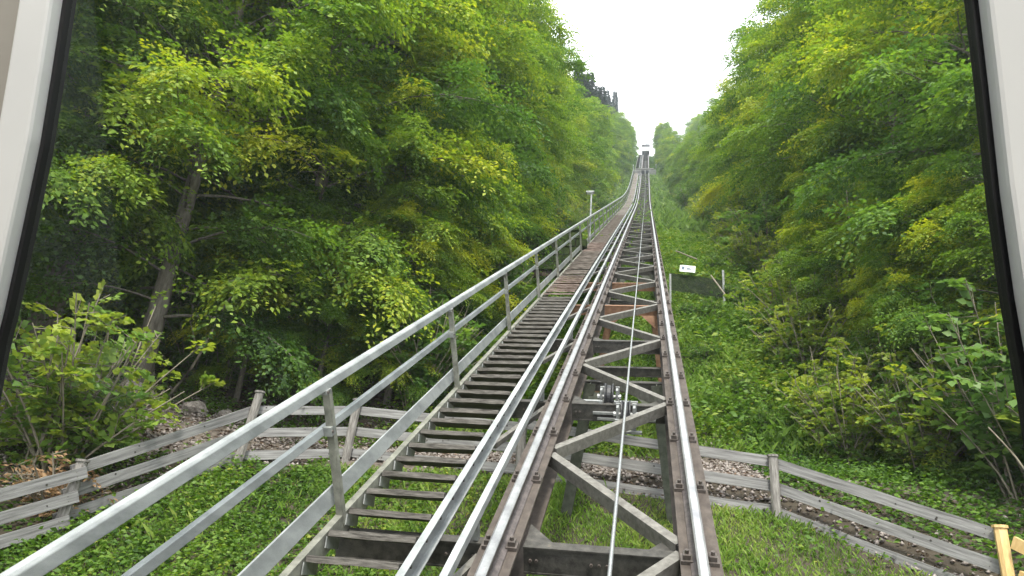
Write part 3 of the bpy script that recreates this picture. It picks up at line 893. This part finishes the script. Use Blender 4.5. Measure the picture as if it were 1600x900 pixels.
def plant(kind, proto, x, y, rz, s, label, cat, group=None, names=('trunk', 'crown'), tilt=(0, 0), sink=0.0):
    e = empty(kind, (x, y, float(ground(x, y)) - sink), rz, s); e.rotation_euler = (tilt[0], tilt[1], rz)
    link(names[0], proto[0], e); link(names[1], proto[1], e)
    if group: z_ = zone(y); label += ', ' + z_; group += ', ' + z_
    tag(e, label, cat, group); return e


rt = random.Random(99)
# ---- left wood, front row by the stairway
LG = 'broadleaf trees of the wood left of the stairway'
front = [(-7.4, 12.6, 0, 1.0), (-6.9, 16.2, 2, 1.05), (-6.4, 19.8, 1, .95), (-6.8, 24.0, 0, .92), (-6.6, 28.5, 2, 1.0), (-6.8, 33.5, 1, .78), (-6.5, 39, 0, .80)]
front.append((-5.6, 14.0, 2, .72)); front.append((-9.6, 14.5, 1, 1.0)); front.append((-9.0, 10.2, 0, .9))
labs = ['broad beech tree with low yellow-green sprays beside the boulder-strewn path, left of stairway',
        'bushy beech with foliage down to the ground behind the fence, left of stairway']
for i, (x, y, k, s) in enumerate(front):
    plant('beech_tree', NEAR[k], x, y, rt.uniform(0, 6.28), s, labs[i] if i < 2 else 'leafy beech edging the wood left of stairway', 'tree', None if i < 2 else LG)
y = 44.0
while y < 168:
    plant('beech_tree', FAR[rt.randrange(3)], -6.4 + rt.uniform(-.7, .5) + min(1.6, max(0, y - 65) * .03), y, rt.uniform(0, 6.28), rt.uniform(.54, .72) * (1 if y < 110 else .9), 'leafy beech edging the wood left of stairway', 'tree', LG)
    y += rt.uniform(4.6, 6.2)
for row, xx in enumerate((-12, -17.5, -24)):
    y = 10.0 + row * 2
    while y < (168 if row < 2 else 90):
        if row == 0 and rt.random() < .16 or (y > 95 and rt.random() < .5):
            plant('spruce_tree', SPR[rt.randrange(2)], xx + rt.uniform(-1.5, 1.5), y, rt.uniform(0, 6.28), rt.uniform(.85, 1.05) * (1 if y < 30 else .72), 'dark pointed spruce left of the track', 'tree', 'spruces in the left wood')
        else:
            plant('beech_tree', (NEAR if y < 22 else FAR)[rt.randrange(3)], xx + rt.uniform(-1.6, 1.6), y, rt.uniform(0, 6.28), rt.uniform(.85, 1.1) * (1 if y < 30 else .72), 'tall beech added left of the car to screen sky', 'tree', 'tall beeches deeper in the left wood')
        y += rt.uniform(5.0, 7.5)
# ---- right wood
RG = 'broadleaf trees of the wood right of the track'
front = [(7.6, 13.2, 2, 1.0), (7.0, 17.0, 0, .85), (6.6, 21.5, 1, .78), (6.4, 26.0, 2, .95), (6.4, 31, 0, .68), (6.4, 36.5, 1, .58)]
for i, (x, y, k, s) in enumerate(front):
    plant('beech_tree', NEAR[k], x, y, rt.uniform(0, 6.28), s, 'beech with yellowing sprays above the maple thicket, right of track' if i == 0 else 'leafy beech edging the wood right of track', 'tree', None if i == 0 else RG)
y = 42.0
while y < 168:
    plant('beech_tree', FAR[rt.randrange(3)], 5.8 + rt.uniform(-.5, .7) - min(1.6, max(0, y - 50) * .03), y, rt.uniform(0, 6.28), rt.uniform(.36, .52), 'leafy beech edging the wood right of track', 'tree', RG)
    y += rt.uniform(4.6, 6.2)
for row, xx in enumerate((12, 17.5)):
    y = 9.0 + row * 2
    while y < 168:
        plant('beech_tree', (NEAR if y < 22 else FAR)[rt.randrange(3)], xx + rt.uniform(-1.6, 1.6), y, rt.uniform(0, 6.28), rt.uniform(.72, .95) * (1 if y < 30 else .75), 'tall beech added right of the car to screen sky', 'tree', 'tall beeches deeper in the right wood')
        y += rt.uniform(5.0, 7.5)

for (x, y, k, s) in ((-10.5, 1.0, 0, .9), (-10.0, -5.0, 2, 1.0), (-12.5, 5.5, 1, .9)):  # trees added beside the car so foliage, not sky, mirrors in the glass
    plant('beech_tree', NEAR[k], x, y, rt.uniform(0, 6.28), s, 'tall beech added left of the car to screen sky', 'tree', 'tall beeches deeper in the left wood')
for (x, y, k, s) in ((9.5, 2.5, 2, .8), (9.0, -3.5, 2, .7)):  # added likewise, to keep bright sky out of the windscreen reflection
    plant('beech_tree', NEAR[k], x, y, rt.uniform(0, 6.28), s, 'tall beech added right of the car to screen sky', 'tree', 'tall beeches deeper in the right wood')

# ---- understory
for (x, y, k, s, lab) in ((-7.55, 7.5, 0, 1.1, 'light green hazel bush leaning over the grey fence beside the dry fern'),):
    plant('hazel_bush', BUSH[k], x, y, .4, s * 1.2, lab, 'bush', names=('stems', 'foliage'))
for i in range(34):
    y = 13.5 + i * 2.6 + rt.uniform(-.8, .8); x = -4.1 - rt.uniform(0, 1.3)
    plant('shrub', BUSH[rt.randrange(3)], x, y, rt.uniform(0, 6.28), rt.uniform(.8, 1.3), 'green shrub left of the stairway', 'bush', 'shrubs left of the stairway', names=('stems', 'foliage'))
for i in range(9):
    x = -12 + i * .95 + rt.uniform(-.3, .3); y = 13.2 + rt.uniform(-.6, 1.2) - max(0, -5 - x) * .35
    plant('shrub', BUSH[1 + rt.randrange(2)], x, y, rt.uniform(0, 6.28), rt.uniform(.7, 1.1), 'green shrub on the bank left of stairway', 'bush', 'shrubs above the gravel path', names=('stems', 'foliage'))
for i in range(34):
    y = 12.2 + i * 2.3 + rt.uniform(-.7, .7); x = 4.6 + rt.uniform(0, 1.5) - min(1.4, i * .06)
    plant('shrub', BUSH[rt.randrange(3)], x, y, rt.uniform(0, 6.28), rt.uniform(.85, 1.3), 'green shrub right of the track', 'bush', 'shrubs right of the track', names=('stems', 'foliage'))
for i, (x, y, k, s) in enumerate(((5.3, 9.9, 1, 1.0), (6.3, 8.8, 1, 1.15), (4.6, 11.0, 0, 1.0), (7.2, 8.0, 1, 1.2), (6.0, 11.2, 1, 1.25), (7.6, 10.0, 1, 1.4))):
    plant('maple_thicket_shrub', BUSH[k], x, y, rt.uniform(0, 6.28), s, 'large-leaved shrub of the thicket right of track', 'bush', 'thicket shrubs behind the right fence', names=('stems', 'foliage'))
for i in range(15):
    x = 3.3 + rt.uniform(0, 1.9); y = 11.8 + i * .95 + rt.uniform(-.4, .4)
    plant('shrub', BUSH[rt.choice((0, 0, 1))], x + .25, y, rt.uniform(0, 6.28), rt.uniform(.75, 1.25), 'light green bush crowding the slope right of track', 'bush', 'light bushes on the right slope', names=('stems', 'foliage'))
for i in range(9):
    plant('shrub', BUSH[2], 1.5 + rt.uniform(0, 1.6), 12.6 + i * 1.1, rt.uniform(0, 6.28), rt.uniform(.35, .6), 'low bramble clump on the slope right of track', 'bush', 'bramble clumps on the right slope', names=('stems', 'foliage'))
for (x, y, s_) in ((4.9, 14.2, .42), (5.5, 17.6, .46), (5.2, 12.2, .34), (5.6, 22.5, .45), (6.3, 10.9, .5)):
    plant('young_beech', NEAR[2], x, y, rt.uniform(0, 6.28), s_, 'young beech with low foliage right of track', 'tree', 'young beeches right of the track')
for (x, y, s_) in ((-5.1, 13.0, .40), (-4.7, 15.4, .46), (-6.4, 12.3, .36), (-4.8, 18.3, .5), (-8.0, 11.9, .34)):
    plant('young_beech', NEAR[2], x, y, rt.uniform(0, 6.28), s_, 'young beech with foliage to the ground left of stairway', 'tree', 'young beeches left of the stairway')
for i in range(21):
    plant('spruce_tree', SPR[rt.randrange(2)], -7.0 + rt.uniform(-.7, .7), 58 + i * 4.2, rt.uniform(0, 6.28), rt.uniform(.76, .90), 'dark pointed spruce left of the track', 'tree', 'spruces in the left wood')
for (x, y, s_) in ((1.25, 17.0, .45), (1.95, 17.2, .5)):
    plant('shrub', BUSH[2], x, y, rt.uniform(0, 6.28), s_, 'low bramble clump on the slope right of track', 'bush', 'bramble clumps on the right slope', names=('stems', 'foliage'))
for (x, y, s_) in ((8.6, 26.5, .80), (10.2, 22.5, .80), (9.4, 31.5, .85)):
    plant('spruce_tree', SPR[rt.randrange(2)], x, y, rt.uniform(0, 6.28), s_, 'spruce rising out of the right wood', 'tree', 'spruces in the right wood')
AUT = bush_proto(51, 1.3, .55, 12, 10, .075, 'leaf_autumn')
plant('autumn_shrub', AUT, -2.45, 13.4, .3, 1.15, 'small orange and yellow shrub beside the handrail', 'bush', names=('stems', 'foliage'))
DRY = bush_proto(52, .75, .55, 14, 9, .07, 'leaf_dry', lw=.4)
plant('dry_fern', DRY, -7.0, 6.95, .3, 1.25, 'dry brown fern stalks under the hazel bush by the fence', 'fern', names=('stems', 'fronds'))

# bare saplings at the right edge
for i, (x, y, bx, by, h) in enumerate(((5.35, 8.15, -.5, .1, 2.6), (5.55, 8.0, -.15, .2, 3.2), (5.75, 8.3, .1, .0, 2.8), (5.1, 8.6, -.5, .2, 1.5))):
    q = MB(); s = np.linspace(0, 1, 9); z0 = float(ground(x, y))
    q.tube([(x + bx * t_ ** 1.6 + .03 * math.sin(7 * t_ + i), y + by * t_, z0 + h * t_ - .1) for t_ in s], [.03 * (1 - .75 * t_) for t_ in s], 6)
    q.tube([(x + bx * .3, y, z0 + h * .5), (x + bx * .3 + .25, y + .1, z0 + h * .8), (x + bx * .3 + .2, y + .1, z0 + h * 1.05)], [.014, .01, .004], 5)
    q.v = [(a - x, b - y, c - z0) for a, b, c in q.v]
    o = q.build('bare_sapling', 'twig', smooth=True); o.location = (x, y, z0)
    tag(o, 'thin bare grey sapling stem standing behind the fresh timber fence', 'sapling', 'bare saplings behind the new fence')
# dead branches in the dark wood on the left
for i, (x, y, dx, h) in enumerate(((-8.6, 10.6, .9, 2.4), (-9.3, 11.0, -.7, 2.2), (-10.2, 11.2, .5, 3.0))):
    q = MB(); z0 = float(ground(x, y)); s = np.linspace(0, 1, 8)
    q.tube([(dx * t_ + .1 * math.sin(5 * t_ + i), .2 * t_, h * t_ - .1) for t_ in s], [.035 * (1 - .8 * t_) for t_ in s], 6)
    q.tube([(dx * .4, .1, h * .4), (dx * .4 - .5, .2, h * .75)], [.014, .005], 5)
    o = q.build('dead_branch', 'twig', smooth=True); o.location = (x, y, z0)
    tag(o, 'bare grey dead branch rising in the shade of the left wood', 'branch', 'dead branches in the left wood')

# ------------------------------------------------------------------ ground cover, grass, stones
def scatter(n, x0, x1, y0, y1, dens=None, r=rng):
    x = r.uniform(x0, x1, n); y = r.uniform(y0, y1, n)
    if dens is not None:
        k = r.uniform(0, 1, n) < dens(x, y); x, y = x[k], y[k]
    return x, y


def pathd(x, y):
    c = 10.8 + .35 * np.sin(x * .25) + np.where(x > 3, -(x - 3) * .45, 0) + np.where(x < -5, (x + 5) * .42, 0)
    return np.abs(y - c)


def fence_y(x): return np.interp(x, [p[0] for p in FP] + [4.9], [p[1] for p in FP] + [5.6])


def herbs(name, x, y, per, size, hgt, m, label_tint=(.42, .16), seed=1):
    r = np.random.default_rng(seed); n = len(x); z = ground(x, y)
    patch = .16 * np.sin(x * 1.3 + 1) * np.cos(y * 1.1) + .10 * np.sin(x * 3.1 + y * 2.3)
    P = np.repeat(np.stack([x, y, z], 1), per, 0); N_ = n * per
    hh = np.repeat(hgt * r.uniform(.25, 1.0, n) * (1 + 2 * np.clip(patch, -.3, .3)), per) * r.uniform(.2, 1, N_)
    a = r.uniform(0, 6.283, N_); rad = r.uniform(0, 1, N_) * .6 * np.maximum(hh, size)
    P = P + np.stack([np.cos(a) * rad, np.sin(a) * rad, hh], 1)
    D = np.stack([np.cos(a), np.sin(a), r.uniform(-.5, .5, N_)], 1); NN = np.stack([r.normal(0, .8, N_), r.normal(-.3, .8, N_), np.ones(N_)], 1)
    l = size * r.uniform(.6, 1.4, N_)
    t_ = np.clip(np.repeat(label_tint[0] + patch + r.normal(0, label_tint[1] * .7, n), per) + r.normal(0, label_tint[1] * .6, N_), 0, 1)
    return leaf_mesh(name, P, D, NN, l, l * .62, t_, m)


# hillside herbs on both sides of the line
x, y = scatter(40000, -4.6, 5.6, 11.2, 34, lambda x, y: np.clip(1.25 - (y - 12) / 34, .25, 1) * np.where(pathd(x, y) < .8, .06, 1))
o = link('ground_cover', herbs('ground_cover', x, y, 7, .066, .42, 'leaf_ground', (.52, .2), seed=3)); tag(o, 'low green herbs and brambles covering the slope beside the track', 'ground cover', kind='stuff')
x, y = scatter(9000, -4.6, 5.2, 12.2, 30, lambda x, y: np.clip(.5 + .6 * np.sin(x * 1.1 + y * .7) * np.cos(y * .9 - x * .4), 0, 1) * np.where(np.abs(x) < 1.0, .15, 1))
o = link('tall_herbs', herbs('tall_herbs', x, y, 11, .125, .75, 'leaf_ground', (.50, .2), seed=13)); tag(o, 'taller leafy herbs and brambles in patches on the slope beside the track', 'ground cover', kind='stuff')
x, y = scatter(16000, -5.5, 5.0, 34, 150)
o = link('ground_cover', herbs('ground_cover', x, y, 5, .20, .6, 'leaf_ground', (.16, .14), seed=4)); tag(o, 'distant green undergrowth on the slope up the line', 'ground cover', kind='stuff')
x, y = scatter(15000, -14, -4.4, 3.5, 14.5, lambda x, y: np.where(pathd(x, y) < 1.0, .05, np.where(y > fence_y(x), .55, .8)))
o = link('ground_cover', herbs('ground_cover', x, y, 6, .07, .25, 'leaf_ground', seed=5)); tag(o, 'ivy and herbs on the shady bank left of the stairway', 'ground cover', kind='stuff')
x, y = scatter(15000, 2.0, 12, 5, 13.5, lambda x, y: np.where(y < fence_y(x) + .8, .06, .75))
o = link('ground_cover', herbs('ground_cover', x, y, 6, .07, .36, 'leaf_ground', (.3, .18), seed=6)); tag(o, 'sparse dark herbs on the wood floor behind the right fence', 'ground cover', kind='stuff')
# leafy plants inside the fence, left foreground
x, y = scatter(7500, -7.0, -1.2, 2.0, 9.3, lambda x, y: np.where(y < fence_y(x) - .2, np.clip((-1.4 - x) / 2.2, .08, 1), 0))
o = link('ground_cover', herbs('ground_cover', x, y, 7, .058, .22, 'leaf_ground', (.46, .24), seed=7)); tag(o, 'leafy green plants growing in the grass left of stairway', 'ground cover', kind='stuff')
# grass inside the fence


def blades(name, x, y, h0, h1, wd, tint, label, r=rng):
    n = len(x); z = ground(x, y); hgt = r.uniform(h0, h1, n) * (1 + .45 * np.sin(x * 2.1 + .4 * y) * np.cos(y * 2.7 + 1)); a = r.uniform(0, 6.283, n); bend = r.uniform(.2, 1.0, n) * hgt
    pt = tint + .20 * np.sin(x * 1.7 + .5) * np.cos(y * 1.5) + .12 * np.sin(x * 5.1 + y * 3) + r.normal(0, .15, n)
    V = np.empty((n, 4, 3)); cx, sx = np.cos(a), np.sin(a)
    V[:, 0] = np.stack([x - sx * wd, y + cx * wd, z - .01], 1); V[:, 1] = np.stack([x + sx * wd, y - cx * wd, z - .01], 1)
    V[:, 2] = np.stack([x + cx * bend * .4 + sx * wd * .8, y + sx * bend * .4 - cx * wd * .8, z + hgt * .65], 1); V[:, 3] = np.stack([x + cx * bend, y + sx * bend, z + hgt * .93], 1)
    o = link(name, npmesh(name, V.reshape(-1, 3), np.arange(n * 4).reshape(n, 4), 'grass', np.repeat(np.clip(pt, 0, 1), 4))); tag(o, label, 'grass', kind='stuff')


def worn(x, y): return np.clip(1.15 - .9 * np.clip(np.sin(x * 1.9 + 2) * np.sin(y * 2.3 + x * .6) - .25, 0, 1) * 1.6, .1, 1)


x, y = scatter(210000, -7.5, 4.5, 1.0, 9.6, lambda x, y: np.where(y < fence_y(x) + .05, np.where(x > -3, 1, .5), 0) * worn(x, y))
blades('grass', x, y, .025, .10, .0042, .58, 'short bright grass on the ground under the track')
x, y = scatter(9000, -7.0, 4.5, 1.5, 9.5, lambda x, y: np.where(y < fence_y(x) + .05, np.clip(np.sin(x * 2.7 + y) * np.cos(y * 1.9 - x * .5) * 1.4 - .2, 0, 1), 0))
blades('grass_tufts', x, y, .10, .26, .005, .66, 'longer pale grass tufts scattered in the short grass')
x, y = scatter(2600, -3, 4.5, 1.5, 9.5, lambda x, y: np.where(y < fence_y(x), 1, 0))
o = link('lawn_weeds', herbs('lawn_weeds', x, y, 6, .05, .09, 'leaf_ground', (.55, .22), seed=17)); tag(o, 'small broad-leaved weeds in the grass under the track', 'weeds', kind='stuff')
x, y = scatter(120000, -4.4, 5.6, 11.6, 34, lambda x, y: np.clip(1.2 - (y - 12) / 30, .2, 1) * np.where(pathd(x, y) < .9, .03, 1) * np.where((x > 0), 1, .45))
blades('slope_grass', x, y, .08, .30, .005, .50, 'rough tall grass on the slope beside the track')
x, y = scatter(30000, -3.5, 4.0, 34, 110)
blades('slope_grass', x, y, .3, .8, .014, .36, 'distant rough grass along the upper line')

# stones on the path and the bank
OCT = np.array([(1, 0, 0), (-1, 0, 0), (0, 1, 0), (0, -1, 0), (0, 0, 1), (0, 0, -1)], float)
OF = np.array([(0, 2, 4), (2, 1, 4), (1, 3, 4), (3, 0, 4), (2, 0, 5), (1, 2, 5), (3, 1, 5), (0, 3, 5)])


def stones(name, x, y, smin, smax, label):
    n = len(x); s = rng.uniform(smin, smax, n) ** 1.0
    V = OCT[None] * (s[:, None, None] * rng.uniform(.6, 1.3, (n, 6, 1))); a = rng.uniform(0, 6.283, n); c, sn = np.cos(a)[:, None], np.sin(a)[:, None]
    V = np.stack([V[..., 0] * c - V[..., 1] * sn, V[..., 0] * sn + V[..., 1] * c, V[..., 2] * .75], -1) + rng.normal(0, .15, V.shape) * s[:, None, None]
    V += np.stack([x, y, ground(x, y) + .02 + s * .2], 1)[:, None]
    F = (OF[None] + (np.arange(n) * 6)[:, None, None]).reshape(-1, 3)
    o = link(name, npmesh(name, V.reshape(-1, 3), F, 'stone')); tag(o, label, 'stones', kind='stuff')


x, y = scatter(48000, -14, 10, 3, 14.0, lambda x, y: np.where(y < fence_y(x) + .05, 0, np.where(x > 2.2, np.where(y < fence_y(x) + 1.1, .55, .06), np.where(pathd(x, y) < 1.25, 1, np.where((pathd(x, y) < 2.4) | ((x > -4) & (y < fence_y(x) + 1.6)), .7, 0)))))
stones('path_stones', x, y, .016, .05, 'pale brown gravel and stones strewn over the path')
x, y = scatter(20000, -14, 9, 3, 14.5, lambda x, y: np.where(y < fence_y(x), .03, np.where(pathd(x, y) < 3.2, 1, .15)))
n = len(x); D = rng.normal(0, 1, (n, 3)); D[:, 2] *= .2
o = link('leaf_litter', leaf_mesh('leaf_litter', np.stack([x, y, ground(x, y) + .045], 1), D, np.tile([0, 0, 1.], (n, 1)) + rng.normal(0, .3, (n, 3)), rng.uniform(.05, .09, n), rng.uniform(.03, .05, n), rng.uniform(0, 1, n), 'leaf_litter'))
tag(o, 'brown fallen leaves lying along the gravel path', 'fallen leaves', kind='stuff')
x, y = scatter(26000, -16, -4.4, 8, 30); n = len(x); D = rng.normal(0, 1, (n, 3)); D[:, 2] *= .2
o = link('leaf_litter', leaf_mesh('leaf_litter', np.stack([x, y, ground(x, y) + .02], 1), D, np.tile([0, 0, 1.], (n, 1)) + rng.normal(0, .3, (n, 3)), rng.uniform(.06, .11, n), rng.uniform(.04, .06, n), rng.uniform(0, .6, n), 'leaf_litter'))
tag(o, 'brown leaf litter on the wood floor left of stairway', 'fallen leaves', kind='stuff')
# boulders by the path on the left
for i, (x, y, s) in enumerate(((-7.7, 10.2, .20), (-7.2, 10.5, .15), (-8.5, 9.8, .30), (-9.1, 9.4, .4))):
    r_ = np.random.default_rng(60 + i); q = MB(); nu, nv = 14, 9
    for j in range(nv):
        for k in range(nu):
            th, ph = math.pi * j / (nv - 1), 2 * math.pi * k / nu
            d = Vector((math.sin(th) * math.cos(ph), math.sin(th) * math.sin(ph), math.cos(th)))
            rr = s * (1 + .16 * math.sin(3 * d.x + i) + .14 * math.sin(4 * d.y + 2 * i) + .10 * math.sin(5 * d.z + 3 * d.x))
            q.v.append((d.x * rr * 1.2, d.y * rr, d.z * rr * .8 + s * .35))
    for j in range(nv - 1):
        for k in range(nu): q.f.append((j * nu + k, j * nu + (k + 1) % nu, (j + 1) * nu + (k + 1) % nu, (j + 1) * nu + k))
    o = q.build('boulder', 'stone'); o.location = (x, y, float(ground(x, y)))
    tag(o, 'grey rough boulder lying beside the gravel path in the left wood', 'boulder', 'boulders by the left path')

# ------------------------------------------------------------------ the car we look out of
car = empty('funicular_car', (0, -1.6, .25)); CM = car.location.copy()
tag(car, 'funicular car seen from inside, pale frame around its front windscreen', 'funicular car')


def wy(z): return -1.0816 + .897 - .27 * (z - 2.04)


Lz = [(.95, -.60), (1.02, -.68), (1.2, -.722), (1.6, -.727), (1.9, -.712), (2.066, -.698), (2.114, -.690), (2.241, -.675), (2.372, -.661), (2.485, -.655), (2.612, -.650), (2.75, -.645), (2.86, -.62), (2.92, -.54)]
Rz = [(.95, .60), (1.02, .70), (1.2, .735), (1.6, .74), (1.9, .724), (2.037, .713), (2.146, .701), (2.267, .692), (2.401, .686), (2.516, .680), (2.75, .660), (2.86, .63), (2.92, .54)]
loop = [(x, z) for z, x in Lz] + [(x, z) for z, x in reversed(Rz)]


def offset(lp, d):
    out = []; n = len(lp)
    for i in range(n):
        a, b = Vector(lp[i - 1]), Vector(lp[(i + 1) % n]); t_ = (b - a).normalized(); nn = Vector((-t_.y, t_.x))
        out.append((lp[i][0] + nn.x * d, lp[i][1] + nn.y * d))
    return out


def ring(mb, lp, d0, d1, y0, y1):
    """closed frame ring between offsets d0..d1, from depth y0 (towards cabin) to y1 (outside), along the raked pane"""
    n = len(lp); rows = []
    for d, yo in ((d0, y0), (d1, y0), (d1, y1), (d0, y1)):
        rows.append(len(mb.v))
        for (x, z) in offset(lp, d): mb.v.append((x, wy(z) + yo, z))
    for a in range(4):
        b = (a + 1) % 4
        for i in range(n):
            j = (i + 1) % n; mb.f.append((rows[a] + i, rows[a] + j, rows[b] + j, rows[b] + i))


def cbuild(mb, nm, m, par=car, **k): return tbuild(mb, nm, m, par, CM, **k)


q = MB(); ring(q, loop, 0.0, .011, -.006, .014); cbuild(q, 'gasket', 'rubber')
q = MB(); ring(q, loop, .0072, .068, -.030, .0); cbuild(q, 'window_trim', 'white_frame', bevel=.006)
q = MB(); ring(q, loop, .0685, .42, -.018, .012); cbuild(q, 'front_panel', 'car_panel')
q = MB(); q.v = [(x, wy(z) + .0, z) for x, z in offset(loop, .004)]; q.f = [tuple(range(len(q.v)))[::-1]]; cbuild(q, 'windscreen', 'windscreen_glass')
q = MB(); q.box((0, -2.7, .22), (1.05, 2.5, .04)); cbuild(q, 'floor', 'car_grey')
q = MB(); q.box((0, -3.30, 3.31), (1.14, 2.0, .05)); cbuild(q, 'roof', 'car_panel')
q = MB(); q.box((0, -.42, 3.31), (1.14, .06, .05)); cbuild(q, 'roof_rail', 'car_panel')
q = MB(); q.v = [(-1.1, -1.3, 3.33), (1.1, -1.3, 3.33), (1.1, -.48, 3.33), (-1.1, -.48, 3.33)]; q.f = [(3, 2, 1, 0)]; cbuild(q, 'added_roof_window', 'windscreen_glass')  # unseen glazing added to let skylight onto the window trim
for s_ in (-1, 1):
    q = MB(); q.box((s_ * 1.09, -2.82, .72), (.03, 2.43, .46)); cbuild(q, 'side_wall', 'car_panel')
    q = MB(); q.box((s_ * 1.09, -3.10, 2.22), (.03, 2.15, 1.035)); cbuild(q, 'side_panel', 'car_panel')
    q = MB(); q.box((s_ * 1.09, -.67, 2.22), (.004, .275, 1.035)); cbuild(q, 'side_window', 'dimming_glass')
q = MB(); q.box((0, -5.19, 1.75), (1.06, .04, 1.505)); cbuild(q, 'rear_wall', 'car_panel')
for s_ in (-1, 1):
    q = MB(); q.box((s_ * .62, -2.4, .62), (.38, .22, .05)); cbuild(q, 'seat', 'car_grey', bevel=.02)
    q = MB(); q.box((s_ * .62, -2.64, .98), (.38, .04, .38)); cbuild(q, 'seat_back', 'car_grey', bevel=.02)

# ------------------------------------------------------------------ thin summer haze
q = MB(); q.box((0, 90, 60), (215, 165, 150)); hz = q.build('haze', 'rubber'); tag(hz, 'thin bluish summer haze over the valley slope', 'haze', kind='stuff')
hm = bpy.data.materials.new('haze'); hm.use_nodes = True; t = hm.node_tree; t.nodes.clear()
ho = t.nodes.new('ShaderNodeOutputMaterial'); hv_ = t.nodes.new('ShaderNodeVolumePrincipled')
hv_.inputs['Color'].default_value = (.80, .88, .95, 1); hv_.inputs['Density'].default_value = .0010; hv_.inputs['Anisotropy'].default_value = .2
t.links.new(hv_.outputs[0], ho.inputs['Volume']); hz.data.materials.clear(); hz.data.materials.append(hm)
